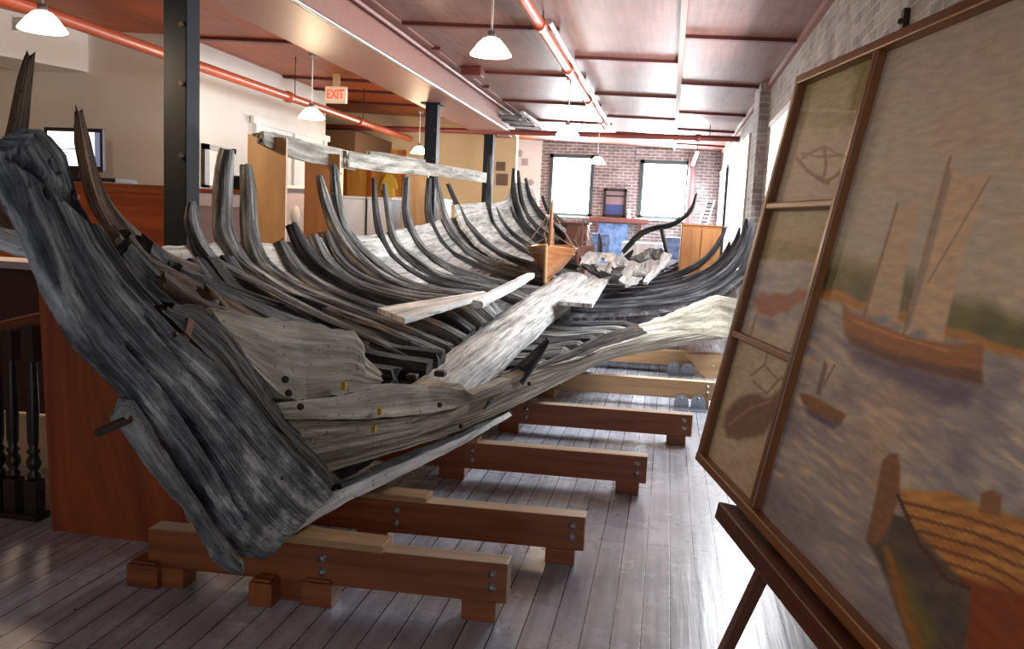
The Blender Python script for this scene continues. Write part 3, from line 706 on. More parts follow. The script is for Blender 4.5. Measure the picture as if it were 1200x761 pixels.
# plywood standards carrying the sheer timber
for px0, px1, pyt, lb in ((290, 335, 158, 'pale plywood standard holding the near end of the bleached sheer timber'), (357, 398, 178, 'orange plywood standard, second from the near end of the sheer timber'), (481, 502, 203, 'plywood standard holding the sheer timber beside the middle column')):
    q = atx((px0+px1)/2, 200, -3.34); Y = q.y; a = aty(px0, 200, Y).x; b = aty(px1, 200, Y).x; zt = aty((px0+px1)/2, pyt, Y).z
    t = thing('plywood_standard', lb, 'standard', ((a+b)/2, Y, 0), 'plywood standards along the port side')
    m = MB(); m.hexa([(a, Y, 0), (b, Y, 0), (b, Y+.03, 0), (a, Y+.03, 0), (a, Y, zt), (b, Y, zt-.02), (b, Y+.03, zt-.02), (a, Y+.03, zt)]); m.build('sheet', 'plywood_orange' if 'orange' in lb else 'plywood', t)
    m = MB(); m.box((a+.03, Y+.03, 0), (a+.12, Y+.075, zt-.1)); m.build('batten', 'lumber_pale', t)
    m = MB(); m.box((a-.03, Y-.25, 0), (a, Y+.3, .09)); m.build('foot', 'lumber_pale', t)
# sheer timbers hung along the port side
def hung(pxs, X, wv, th, label, seed, tilt=0):
    pts = [atx(x, y, X) for x, y in pxs]
    m = MB(); m.timber(pts, th, wv, V((1, 0, tilt)), .08, .014, seed, 16, .06, 8); return tag(m.build('sheer_timber', 'rail_old'), label, 'timber', 'bleached sheer timbers')
hung([(306, 161), (330, 170), (360, 178), (415, 189)], -3.3, [.10, .15, .18, .19], .05, 'near bleached plank of the sheer rail, on top of the plywood standards', 3)
hung([(407, 186), (450, 193), (507, 199), (573, 209)], -3.24, [.16, .17, .17, .17], .05, 'far bleached plank of the sheer rail, crossing in front of the middle column', 5)
hung([(300, 158), (318, 160), (349, 164)], -3.42, [.03, .06, .02], .07, 'thin grey splinter lying on the near plywood standard top', 8)
hung([(432, 182), (460, 186), (497, 192)], -3.42, [.10, .11, .11], .05, 'grey backing plank just above the far sheer plank', 9)
# wall bits in the recess and beyond
t = thing('hanging_coat', 'yellow coat hanging against the brown recess wall behind the rib tips', 'coat', (aty(455, 230, YB-.12).x, YB-.15, 1.3))
c = aty(455, 203, YB-.12)
m = MB(); prof = []
pts = [(447, 212), (452, 203), (458, 203), (464, 211), (466, 222), (462, 222), (463, 240), (447, 240), (448, 223), (444, 222)]
poly = [aty(x, y, YB-.2) for x, y in pts]; m.prism(poly, (0, .10, 0)); m.build('body', 'coat', t, .03)
m = MB(); m.tube([c, c+V((0, .12, .06))], .01, 8); m.build('hook', 'iron', t)
for (x0, y0, x1, y1, lb) in ((581, 190, 592, 200, 'upper brown print on the cream wall behind the far column'), (581, 204, 595, 217, 'lower brown print on the cream wall behind the far column')):
    a_, b_, z0, z1 = wpx(x0, y0, x1, y1, YB-.03)
    m = MB(); m.box((a_, YB-.03, z0), (b_, YB, z1)); o = tag(m.build('wall_print', ['brown_card']), lb, 'picture', 'brown prints on the cream wall'); 
for (x0, y0, x1, y1, lb) in ((607, 176, 612, 184, 'small grey print high on the far white wall'), (611, 186, 619, 194, 'middle grey print on the far white wall'), (618, 209, 626, 219, 'round grey print low on the far white wall')):
    a_, b_, z0, z1 = wpx(x0, y0, x1, y1, YF-.04)
    m = MB()
    if 'round' in lb: m.lathe(((a_+b_)/2, YF-.02, (z0+z1)/2), [(.001, .02), ((b_-a_)/2-.02, .02), ((b_-a_)/2, .012), ((b_-a_)/2, 0)], 28, 0, V((0, -1, 0)))
    else: m.box((a_, YF-.04, z0), (b_, YF-.02, z1))
    tag(m.build('wall_print', 'grey_card'), lb, 'picture', 'grey prints on the white wall')
# broken lattice panel hanging under the ceiling
pl = [atc(x, y, .1) for x, y in ((577, 131), (612, 132), (640, 151), (601, 147))]
hp = thing('ceiling_hatch', 'broken grey slatted hatch panel hanging below the ceiling near the beam end', 'hatch', pl[0])
for k in range(6):
    f0 = k/6; f1 = (k+.86)/6
    a = pl[0].lerp(pl[3], f0); b = pl[1].lerp(pl[2], f0); c = pl[1].lerp(pl[2], f1); d = pl[0].lerp(pl[3], f1)
    m = MB(); dz = V((0, 0, -.05-.03*(k % 2))); m.hexa([p+dz-V((0, 0, .03)) for p in (a, b, c, d)]+[p+dz for p in (a, b, c, d)]); m.build('slat', 'rib', hp)
m = MB(); m.bar(pl[0]+V((.1, 0, .0)), pl[3]+V((.1, 0, .0)), .05, .05); m.build('rail', 'pale_old', hp)
m = MB(); m.bar(pl[1], pl[2], .05, .05); m.build('rail', 'pale_old', hp)
vb = aty(555, 112, 11); m = MB(); z_ = zc(vb.x); m.box((vb.x-.18, 11, z_-.12), (vb.x+.08, 11.25, z_)); t = tag(m.build('ceiling_box', 'batten', bevel=.01), 'dark red junction box under the ceiling beside the main beam', 'box')
# ------------------------------------------------------------------ far wall fittings
ys = YF-.25
a = aty(690, 254, ys); b = aty(760, 258, ys)
t = thing('mantel_shelf', 'red brown shelf across the far brick wall between the windows', 'shelf', ((a.x+b.x)/2, ys, a.z))
m = MB(); m.box((a.x, ys, a.z-.11), (b.x, YF, a.z)); m.build('shelf_board', 'shelf_red', t, .01)
for xx in (a.x+.2, b.x-.2):
    m = MB(); m.hexa([(xx-.03, YF-.02, a.z-.4), (xx+.03, YF-.02, a.z-.4), (xx+.03, YF, a.z-.4), (xx-.03, YF, a.z-.4), (xx-.03, ys+.04, a.z-.11), (xx+.03, ys+.04, a.z-.11), (xx+.03, YF, a.z-.11), (xx-.03, YF, a.z-.11)]); m.build('bracket', 'shelf_red', t)
a_, b_, z0, z1 = wpx(706, 222, 735, 254, YF-.04)
t = thing('framed_picture', 'framed picture, mauve above and navy below, standing on the far shelf', 'picture', ((a_+b_)/2, YF-.1, z0))
m = MB(); f = .06
for p, q_ in (((a_, z0), (a_+f, z1)), ((b_-f, z0), (b_, z1)), ((a_, z1-f), (b_, z1)), ((a_, z0), (b_, z0+f))): m.box((p[0], YF-.09, p[1]), (q_[0], YF-.02, q_[1]))
m.build('frame', 'dark_frame', t)
zm = z0+(z1-z0)*.45
m = MB(); m.box((a_+f, YF-.06, zm), (b_-f, YF-.02, z1-f)); m.build('mauve_field', 'mauve', t)
m = MB(); m.box((a_+f, YF-.06, z0+f), (b_-f, YF-.02, zm)); m.build('navy_field', 'navy', t)
m = MB(); m.box((a_+f, YF-.065, zm+.18), (b_-f, YF-.05, zm+.22)); m.build('divider', 'dark_frame', t)
q = aty(737, 250, ys+.1); t = thing('small_ornament', 'small white ornament at the right end of the far shelf', 'ornament', (q.x, ys+.1, a.z))
m = MB(); m.lathe((q.x, ys+.1, a.z), [(.001, 0), (.05, 0), (.055, .03), (.03, .09), (.02, .13), (.045, .17), (.03, .22), (.001, .23)], 20); m.build('body', 'white', t)
a_, b_, z0, z1 = wpx(698, 263, 736, 302, YF-.03)
t = thing('tile_panel', 'blue patterned panel under the far shelf', 'panel', ((a_+b_)/2, YF-.03, z0))
m = MB(); m.box((a_, YF-.05, max(.4, z0-.5)), (b_, YF-.004, z1)); m.build('panel', 'blue_tile', t)
# tables with white cloths and blue chairs under the right window
q = aty(772, 275, YF-1.6)
t = thing('display_table', 'white-clothed table below the right far window', 'table', (q.x, YF-1.6, 0))
tw = .75; zt = 1.25
m = MB(); m.box((q.x-tw, YF-2.0, zt-.03), (q.x+tw, YF-1.1, zt)); m.build('tabletop', 'white', t, .005)
for sx in (-1, 1):
    for sy in (-1.92, -1.18):
        m = MB(); m.box((q.x+sx*(tw-.08)-.03, YF+sy-.03, 0), (q.x+sx*(tw-.08)+.03, YF+sy+.03, zt-.03)); m.build('leg', 'lumber_pale', t)
m = MB(); A = []; B = []
for k in range(49):
    x = q.x-tw-.03+(2*tw+.06)*k/48; wv = .025*math.sin(k*1.1)
    A.append(V((x, YF-2.04+wv*.3, zt+.008))); B.append(V((x, YF-2.07+wv, .55+.02*math.sin(k*.7))))
m.ribbon(A, B, .004, 96, 8, .001, 3); m.box((q.x-tw-.02, YF-2.04, zt), (q.x+tw+.02, YF-1.08, zt+.01)); tag(m.build('tablecloth', 'cloth'), 'white cloth hanging from the table below the right far window', 'tablecloth')
for (px, py, lb) in ((792, 282, 'blue chair right of the white-clothed far table'), (703, 286, 'blue chair left of the far blue panel')):
    Y = YF-2.4; q = aty(px, py, Y); t = thing('blue_chair', lb, 'chair', (q.x, Y, 0), 'blue chairs by the far wall')
    m = MB(); m.box((q.x-.22, Y-.2, .72), (q.x+.22, Y+.22, .78)); m.build('seat', 'navy', t, .02)
    m = MB(); m.box((q.x-.21, Y+.18, .95), (q.x+.21, Y+.22, 1.42)); m.build('backrest', 'blue_tile', t, .02)
    for sx in (-.19, .19):
        for sy in (-.17, .2):
            m = MB(); m.tube([(q.x+sx, Y+sy, 0), (q.x+sx, Y+sy, 1.3 if sy > 0 else .73)], .014, 8); m.build('leg', 'galv', t)
# brown downpipe, fluorescent tube, plywood cabinet, glass rack
q = aty(810, 215, YF-.12); conduit([(q.x, YF-.12, .02), (q.x, YF-.12, zc(q.x)-.15)], .09, 'downpipe', 'brown vertical pipe at the right edge of the right far window', plain('mauve brown pipe', s2l(126, 92, 96), .5), cat='pipe')
a = aty(812, 193, 18.5); b = aty(817, 179, 18.0)
t = thing('tube_light', 'short slanted white fluorescent tube hanging near the right far window', 'lamp', a)
m = MB(); m.tube([a, b], .035, 12); m.build('tube', emit('lit tube', (.95, .97, 1), 2.0), t)
m = MB(); m.tube([b, V((b.x, b.y, zc(b.x)))], .008, 6); m.build('hanger', 'iron', t)
Yc = 15.8; a = aty(799, 264, Yc); b = aty(846, 266, Yc)
t = thing('plywood_cabinet', 'orange plywood cabinet in front of the right far corner', 'cabinet', ((a.x+b.x)/2, Yc, 0))
m = MB(); m.box((a.x, Yc, 0), (b.x, Yc+.6, a.z)); m.build('body', 'plywood_orange', t, .006)
m = MB(); m.box((a.x-.02, Yc-.02, a.z), (b.x+.02, Yc+.62, a.z+.03)); m.build('top', 'plywood_orange', t, .006)
for k in (0, 1):
    xm = a.x+(b.x-a.x)*(.02+.49*k); m = MB(); m.box((xm, Yc-.02, .1), (xm+(b.x-a.x)*.47, Yc, a.z-.05)); dd = m.build('door', 'plywood_orange', t, .004)
    m = MB(); m.tube([(xm+(b.x-a.x)*(.42-.37*k), Yc-.04, .9), (xm+(b.x-a.x)*(.42-.37*k), Yc-.04, 1.0)], .008, 8); m.build('handle', 'steel', dd)
zt = a.z+.03
a = aty(820, 257, Yc+.3); b = aty(829, 234, Yc+.3)
t = thing('glass_rack', 'slanted pale blue ladder-like rack standing on the plywood cabinet', 'rack', (a.x, Yc+.3, zt))
for o_ in (0, .13):
    m = MB(); m.bar((a.x+o_, Yc+.3, zt), (b.x+o_, Yc+.35, b.z), .03, .03); m.build('rail', 'pale_partition', t)
for k in range(6):
    f = .1+.15*k; p = V((a.x, Yc+.3, zt)).lerp(V((b.x, Yc+.35, b.z)), f); m = MB(); m.bar(p, p+V((.13, 0, 0)), .02, .02); m.build('rung', 'steel_post', t)
# white boards on the right wall; nearest stretched unseen behind the painting to add light
for (x0, x1, yt, yb, lb, dark) in ((866, 880, 170, 275, 'tall bright white window blind on the right brick wall, nearer of the far pair', 0), (845.5, 853, 201, 268, 'narrow bright white window blind with a dark edge, farthest on the right brick wall', 1), (908, 968, 118, 260, 'large white window blind on the right brick wall, widened behind the painting to add light', 0)):
    y0 = atx(x1, yt, XR-.01).y; y1 = atx(x0, yt, XR-.01).y; zt = atx((x0+x1)/2, yt, XR).z
    zb = atx((x0+x1)/2, yb, XR).z if yb < 262 else 1.0
    t = thing('window_blind', lb, 'blind', (XR-.02, (y0+y1)/2, min(zb, 1.0)), 'daylit window blinds on the right brick wall')
    m = MB(); m.box((XR-.03, y0, min(zb, 1.0)), (XR, y1, zt)); m.build('blind', emit('daylit blind', (.95, .97, 1), .9 if y0 > 12 else .35), t)
    area('blind_daylight', (XR-.06, (y0+y1)/2, (zt+1)/2), (-3, (y0+y1)/2, .8), y1-y0, zt-1, 95 if y0 > 12 else 340, (.9, .95, 1))
    m = MB(); m.box((XR-.05, y0-.05, min(zb, 1.0)), (XR, y0, zt)); m.build('edge_strip', 'window_frame' if dark else 'white', t)
    m = MB(); m.box((XR-.05, y0-.05, zt), (XR, y1+.05, zt+.05)); m.build('head_strip', 'white', t)
q = atx(1064, 25, XR); t = thing('wall_bracket', 'rusty iron strap on the brick wall above the painting', 'bracket', q)
m = MB(); m.box((XR-.03, q.y-.03, q.z-.14), (XR, q.y+.03, q.z+.06)); m.build('strap', 'iron', t)
m = MB(); m.lathe((XR-.03, q.y, q.z), [(.001, .02), (.014, .015), (.016, 0)], 12, 0, V((-1, 0, 0))); m.build('bolt', 'iron', t)
# ------------------------------------------------------------------ near left: plywood screen and stair banister
a = atz(61, 622, 0); YS = a.y
tl = aty(43, 306, YS); xr_ = aty(222, 560, YS).x; xt_ = aty(140, 320, YS).x
t = thing('plywood_screen', 'tall varnished red plywood screen standing behind the stem', 'screen', ((a.x+xr_)/2, YS, 0))
m = MB(); m.hexa([(a.x, YS, 0), (xr_, YS, 0), (xr_, YS+.025, 0), (a.x, YS+.025, 0), (tl.x, YS, tl.z), (xt_, YS, tl.z+.02), (xt_, YS+.025, tl.z+.02), (tl.x, YS+.025, tl.z)]); m.build('sheet', 'plywood_red', t)
m = MB(); m.box((a.x+.02, YS+.025, 0), (a.x+.1, YS+.09, tl.z-.05)); m.build('stud', 'trim_red', t)
m = MB(); m.box((xt_-.12, YS+.025, 0), (xt_-.04, YS+.09, tl.z-.05)); m.build('stud', 'trim_red', t)
# banister
YBn = YS+.12
bt = thing('stair_banister', 'dark turned stair banister at the left edge, beside the plywood screen', 'banister', (aty(20, 600, YBn).x, YBn, 0))
h0 = aty(0, 385, YBn); h1 = aty(44, 375, YBn)
dx_ = h1-h0
m = MB(); m.tube([h0-dx_*5, h0, h1, h1+dx_*.3], .034, 12); m.build('handrail', 'easel_wood', bt)
for px in (-26, 0, 17, 41):
    q = aty(px, 600, YBn); zr = h0.z+(q.x-h0.x)/(h1.x-h0.x)*(h1.z-h0.z)
    m = MB(); pr = [(.034, 0), (.034, .17)]
    m.box((q.x-.034, YBn-.034, .02), (q.x+.034, YBn+.034, .2))
    m.lathe((q.x, YBn, .2), [(.02, 0), (.032, .012), (.032, .03), (.018, .045), (.034, .075), (.036, .095), (.022, .13), (.034, .145), (.02, .165), (.028, .2), (.03, .35), (.026, .5), (.02, .6)], 18)
    m.box((q.x-.03, YBn-.03, .8), (q.x+.03, YBn+.03, max(.82, zr-.01))); m.build('baluster', 'rail_dark', bt)
b0 = aty(46, 560, YBn)
m = MB(); m.box((b0.x-.9, YBn-.05, 0), (b0.x+.02, YBn+.05, .03)); m.build('base_rail', 'rail_dark', bt)
# cream stair wall behind the balusters
q0 = aty(0, 485, 4.4); q1 = aty(70, 485, 4.4)
m = MB(); boxw(m, (q0.x-1.5, 4.4, 0), (q1.x+.4, 4.5, q0.z)); struct(m.build('wall_stair', 'cream_wall'))
q0 = aty(0, 330, 4.3); m = MB(); boxw(m, (q0.x-1.5, 4.36, q1.z), (q1.x+.4, 4.46, q0.z+.1)); struct(m.build('trim_%d' % (nn+1), plain('dark stair string', s2l(70, 34, 26), .5)))
q0 = aty(0, 310, 4.2); m = MB(); boxw(m, (q0.x-1.5, 4.2, q0.z-.02), (q1.x+.3, 4.5, q0.z+.02)); struct(m.build('trim_%d' % (nn+2), 'grey_partition'))
# ------------------------------------------------------------------ the wreck
XK = -1.40
hull = thing('shipwreck_hull', 'weathered wooden shipwreck hull with open curved ribs filling the hall', 'shipwreck', (XK, 7.0, 0))
def P(x, y, Y): return aty(x, y, Y)
def groove(mb, o0, line, r, dep, nv):
    for i in range(o0, len(mb.v)):
        p = mb.v[i]
        for a, b in zip(line, line[1:]):
            ab = b-a; f = max(0, min(1, (p-a).dot(ab)/ab.length_squared)); dd = (p-(a+ab*f)); dd.x = 0
            if dd.length < r and p.x > XK-.03: p.x -= dep*(1-dd.length/r)
# stem
LE = [(12, 178), (9, 190), (28, 232), (50, 278), (76, 348), (110, 408), (162, 464), (212, 528), (254, 596), (284, 640), (304, 656), (314, 655)]
RE = [(48, 152), (62, 162), (77, 182), (92, 232), (116, 281), (150, 330), (182, 362), (206, 388), (258, 430), (300, 478), (345, 530), (376, 562), (391, 579)]
xs_ = XK+.07
A = [atx(x, y, xs_) for x, y in LE]; B = [atx(x, y, xs_) for x, y in RE]
m = MB(); m.ribbon(A, B, .06, 120, 44, .0035, 4, ridge=44, edge=.004, fixn=(1, 0, 0))
gl = [atx(x, y, xs_) for x, y in ((10, 181), (40, 200), (70, 224), (98, 249))]; groove(m, 0, gl, .011, .022, 34)
gl = [atx(x, y, xs_) for x, y in ((150, 405), (190, 450), (225, 500), (262, 560), (290, 610))]; groove(m, 0, gl, .010, .016, 34)
gl = [atx(x, y, xs_) for x, y in ((170, 370), (215, 425), (262, 480), (310, 540))]; groove(m, 0, gl, .008, .012, 34)
for hx, hy in ((54, 226), (62, 193), (88, 231), (40, 246)): groove(m, 0, [atx(hx, hy, xs_), atx(hx+3, hy+4, xs_)], .010, .025, 34)
stem = m.build('stem_post', 'stem', hull)
for hx, hy in ((88, 231), (205, 392), (330, 560)):
    q = atx(hx, hy, xs_); m = MB(); m.lathe(q, [(.001, .006), (.008, .005), (.01, 0)], 10, 0, V((1, 0, 0))); m.build('bolt_head', 'iron', stem)
# false stem below
LE2 = [(154, 478), (146, 494), (160, 506), (182, 540), (204, 570), (232, 600), (252, 636), (266, 662), (284, 674)]
RE2 = [(162, 467), (170, 478), (190, 512), (210, 545), (234, 580), (256, 612), (278, 640), (290, 656), (292, 669)]
A = [atx(x, y, XK+.055) for x, y in LE2]; B = [atx(x-5, y+1, XK+.055) for x, y in RE2]
m = MB(); m.ribbon(A, B, .045, 60, 18, .006, 9, ridge=50, edge=.005, fixn=(1, 0, 0)); cw = m.build('false_stem', 'stem_pale', hull)
a = atx(152, 491, XK+.05); m = MB(); m.tube([a, a+V((-.02, -.10, -.015))], .012, 10); m.build('iron_bolt', 'iron', cw)
# inner knee between stem and planking
LE3 = [(190, 366), (226, 398), (262, 434), (300, 482), (345, 534), (392, 580)]
RE3 = [(206, 358), (236, 358), (272, 392), (304, 440), (335, 492), (404, 556)]
m = MB(); m.ribbon([atx(x, y, XK-.0) for x, y in LE3], [atx(x, y, XK-.02) for x, y in RE3], .05, 60, 16, .008, 12, ridge=24, edge=.012, fixn=(1, 0, 0)); m.build('stem_knee', 'rib_umber', hull)
LE4 = [(112, 262), (128, 292), (160, 336), (196, 376), (240, 418)]
RE4 = [(120, 266), (140, 298), (172, 338), (206, 372), (262, 432)]
m = MB(); m.ribbon([atx(x, y, XK-.05) for x, y in LE4], [atx(x, y, XK-.05) for x, y in RE4], .08, 30, 6, .01, 15, ridge=20, fixn=(1, 0, 0)); m.build('apron', 'rib', hull)
m = MB(); q = atx(216, 386, XK-.02); m.bar(q+V((0, -.01, -.03)), q+V((0, .015, .03)), .03, .035); m.build('treenail_block', 'trim_red', hull)
# keelson and keel
kz0 = 0.60; kz1 = .86
k0 = atz(497, 447, .86); 
kp = []
for (x, y) in ((498, 452), (540, 420), (590, 384), (640, 347), (668, 325)):
    pass
Yk = [4.6, 6.0, 7.6, 9.4, 11.0]
kc = [P(497, 452, 4.55), P(560, 402, 6.0), P(608, 366, 7.6), P(648, 337, 9.4), P(672, 320, 11.2)]
wk = [95*4.55/1000, .42, .42, .42, .42]
kc = [p-V((0, 0, .13)) for p in kc]
m = MB(); m.timber(kc, [.26, .36, .40, .42, .42], [.26, .27, .27, .27, .27], V((1, 0, 0)), .06, .012, 21, 24, .08, 3)
kl = m.build('keelson', 'keelson', hull)
def kx(Y):
    for a, b in zip(kc, kc[1:]):
        if Y <= b.y or b is kc[-1]:
            f = (Y-a.y)/(b.y-a.y); return a.x+(b.x-a.x)*f, a.z+(b.z-a.z)*f
for (x, y) in ((483, 441), (516, 437)):
    q = P(x, y, 4.5); m = MB(); m.box((q.x-.03, q.y-.03, q.z-.02), (q.x+.03, q.y+.035, q.z+.012)); m.build('mortise', 'iron', kl, .008)
# scarfed tail of the keelson, toward the bow
m = MB(); m.timber([P(520, 440, 4.7)-V((0, 0, .12)), P(490, 452, 4.45)-V((0, 0, .14)), P(450, 462, 4.1)-V((0, 0, .16))], [.36, .30, .24], [.2, .2, .2], V((1, 0, 0)), .06, .014, 22, 16, .06, 6); m.build('deadwood', 'bow_plank', hull)
# keel under everything
m = MB(); m.timber([V((-1.58, 3.05, .375)), V((-1.52, 4, .375)), V((-1.4, 8, .385)), V((-1.3, 11.5, .42)), V((-1.25, 13.5, .46))], .15, .17, V((1, 0, 0)), .12, .01, 23, 14, .03, 6); m.build('keel', 'rib_dark', hull)

# ---- port ribs: pixel centre lines in transverse planes
RIBS = [  # tipX, width px (tip, mid, foot), top of planking px y, path, material
 (-3.02, (5, 17, 14), 283, [(225, 236), (225, 257), (230, 280), (243, 304), (267, 322), (300, 338), (337, 357), (380, 378), (440, 404)], 'rib'),
 (-3.00, (12, 18, 16), 280, [(266, 175), (263, 200), (261, 236), (261, 265), (268, 288), (281, 309), (302, 325), (335, 346), (380, 366), (450, 392)], 'rib'),
 (-3.00, (9, 20, 16), 280, [(288, 194), (291, 222), (291, 257), (294, 288), (304, 312), (325, 330), (352, 346), (400, 364), (470, 390)], 'rib'),
 (-2.95, (12, 16, 14), 282, [(326, 284), (340, 308), (360, 329), (392, 347), (440, 365), (500, 380)], 'rib'),
 (-2.95, (10, 14, 14), 281, [(341, 263), (353, 288), (369, 309), (396, 328), (440, 348), (510, 366)], 'rib_dark'),
 (-2.95, (14, 16, 14), 278, [(364, 278), (379, 306), (404, 330), (438, 344), (480, 354), (535, 361)], 'rib'),
 (-2.95, (10, 14, 14), 274, [(379, 272), (393, 303), (414, 324), (446, 338), (490, 350), (545, 357)], 'rib'),
 (-3.00, (5, 13, 13), 272, [(374, 206), (381, 234), (390, 261), (403, 286), (423, 309), (452, 330), (490, 344), (550, 352)], 'rib'),
 (-3.00, (6, 12, 13), 270, [(391, 193), (394, 227), (401, 264), (417, 290), (439, 311), (465, 330), (502, 343), (558, 350)], 'rib'),
 (-3.00, (4, 10, 13), 277, [(438, 209), (441, 251), (448, 282), (462, 306), (489, 325), (522, 338), (575, 346)], 'rib_dark'),
 (-3.00, (4, 10, 13), 270, [(450, 216), (456, 256), (464, 285), (484, 304), (510, 322), (540, 331), (585, 341)], 'rib'),
 (-3.00, (6, 10, 12), 263, [(476, 208), (475, 243), (481, 269), (496, 293), (521, 312), (547, 323), (596, 336)], 'rib'),
 (-3.00, (5, 9, 12), 258, [(503, 209), (502, 248), (510, 275), (527, 297), (557, 312), (588, 322), (620, 329)], 'rib_dark'),
 (-3.00, (5, 9, 11), 254, [(511, 208), (517, 238), (527, 267), (548, 293), (575, 309), (607, 319), (628, 323)], 'rib'),
 (-3.00, (4, 8, 10), 250, [(525, 216), (535, 239), (546, 261), (564, 282), (583, 297), (611, 309), (636, 316)], 'rib_dark'),
 (-2.80, (3, 7, 9), 222, [(574, 183), (573, 219), (574, 254), (588, 277), (611, 293), (633, 304)], 'rib_dark'),
 (-2.82, (4, 7, 8), 225, [(580, 243), (590, 264), (609, 282), (636, 297)], 'rib_dark'),
 (-2.75, (4, 6, 8), 216, [(597, 243), (606, 261), (622, 276), (646, 293)], 'rib_dark'),
 (-2.68, (3, 7, 8), 212, [(602, 198), (602, 220), (606, 244), (616, 266), (634, 281), (650, 290)], 'rib_dark'),
 (-2.60, (3, 6, 7), 205, [(607, 200), (610, 231), (619, 256), (638, 275), (655, 287)], 'rib_dark'),
 (-2.48, (3, 5, 7), 204, [(616, 209), (622, 232), (635, 252), (654, 270), (662, 278)], 'rib_dark'),
 (-2.25, (3, 5, 6), 232, [(636, 230), (641, 244), (655, 258), (668, 268)], 'rib_dark'),
]
port = []; prevY = 0
for k, (tx, wpx3, ptop, path, mat) in enumerate(RIBS):
    Y = atx(path[0][0], path[0][1], tx).y
    if k: Y = max(Y, prevY+.14)
    prevY = Y
    pts = [P(x, y, Y) for x, y in path]
    x_k, z_k = kx(min(Y, 11.2))
    n = len(pts); wl = []
    for i in range(n):
        f = i/(n-1); w0 = wpx3[0]+(wpx3[1]-wpx3[0])*min(1, f*2.2) if f < .45 else wpx3[1]+(wpx3[2]-wpx3[1])*(f-.45)/.55
        wl.append(max(.03, w0*(1.22 if k < 9 else 1.05)*Y/1000))
    if pts[-1].x < x_k-.25: pts.append(V((x_k-.15, Y, min(pts[-1].z, pts[-1].z*.4+.6*(z_k+.02))))); wl.append(wl[-1])
    sided = [.10 if k in (1, 2) else .06]+[.145 if k < 9 else .115]*(len(pts)-1)
    dd = [V(p) for p in pts]
    m = MB(); m.timber(dd, sided, wl, V((0, 1, 0)), .055, .012, 30+k, 16, .03, 5)
    r = m.build('rib', mat, hull)
    port.append((Y, pts, ptop))
    # treenail heads on the near ribs
    if k < 9:
        for f in ((1, 3, 4) if k < 3 else (1,)):
            if f < len(pts):
                q = pts[f]+V((0, -.062, 0)); m = MB(); m.lathe(q, [(.001, .006), (.011, .005), (.013, 0)], 12, 0, V((0, -1, 0))); m.build('treenail', 'pale_old', r)
# ---- planking lofted over ribs
def strakes(data, nstr, mats, outs, thick=.04, name='strake', start=0.0, fwd_ext=.3, seed=0):
    cur = []
    for (Y, pts, ptop) in data:
        d = dense(pts[::-1], 8)        # foot -> tip
        # cut at planking top
        cut = len(d)
        for i, p in enumerate(d):
            if proj(p)[1] < ptop: cut = i; break
        d = d[:max(cut, 4)]
        e = even(d, nstr*3); nr = []
        for i in range(len(e)):
            t = (e[min(i+1, len(e)-1)]-e[max(i-1, 0)]).normalized(); nr.append(V((t.z*outs, 0, -t.x*outs)))
        cur.append([p+q*(.075) for p, q in zip(e, nr)])
    # smooth along the ship
    n = len(cur); S = []
    for i in range(n):
        row = []
        for j in range(nstr*3+1):
            acc = V((0, 0, 0)); ws = 0
            for k in range(max(0, i-2), min(n, i+3)):
                w_ = (1, .55, .2)[abs(k-i)]; acc += cur[k][j]*w_; ws += w_
            row.append(V((acc.x/ws, cur[i][j].y, acc.z/ws)))
        S.append(row)
    for j in range(nstr):
        A = [S[i][j*3] for i in range(n)]; B = [S[i][j*3+3] for i in range(n)]
        A = [A[0]+(A[0]-A[1]).normalized()*fwd_ext]+A; B = [B[0]+(B[0]-B[1]).normalized()*fwd_ext]+B
        gap = .012
        A2 = [a.lerp(b, gap) for a, b in zip(A, B)]; B2 = [b.lerp(a, gap) for a, b in zip(A, B)]
        m = MB(); m.ribbon(dense(A2, 4), dense(B2, 4), thick, None, 6, .006, seed+j, flip=(outs < 0), ridge=12, edge=.012)
        m.build(name, mats[j], hull)
strakes(port[:15], 7, ['strake_dark', 'strake_dark', 'strake_dark', 'rib', 'strake_light', 'strake_light', 'strake_light'], -1, seed=100, fwd_ext=.35)
strakes(port[14:], 6, ['strake_dark', 'strake_dark', 'strake_light', 'strake_light', 'strake_light', 'strake_light'], -1, seed=120, fwd_ext=.3)
# ---- starboard ribs
STB = [(.98, [(889, 263), (884, 286), (876, 308), (861, 328), (834, 346), (796, 357), (742, 363), (694, 365)]),
 (.97, [(882, 257), (877, 277), (867, 301), (849, 322), (818, 340), (774, 351), (718, 356), (694, 357)]),
 (.97, [(875, 257), (871, 280), (858, 302), (836, 323), (801, 337), (756, 346), (712, 349)]),
 (.96, [(867, 267), (861, 287), (847, 305), (822, 323), (783, 337), (729, 342), (705, 343)]),
 (.90, [(855, 284), (849, 300), (829, 318), (796, 330), (747, 337), (710, 338)]),
 (.92, [(851, 266), (841, 287), (823, 307), (792, 323), (752, 332), (715, 333)]),
 (.75, [(832, 279), (819, 298), (796, 314), (765, 326), (725, 328)]),
 (.65, [(819, 286), (805, 302), (783, 316), (758, 325), (725, 325)]),
 (.48, [(803, 290), (784, 305), (769, 316), (730, 322)])]
stb = []; prevY = 0
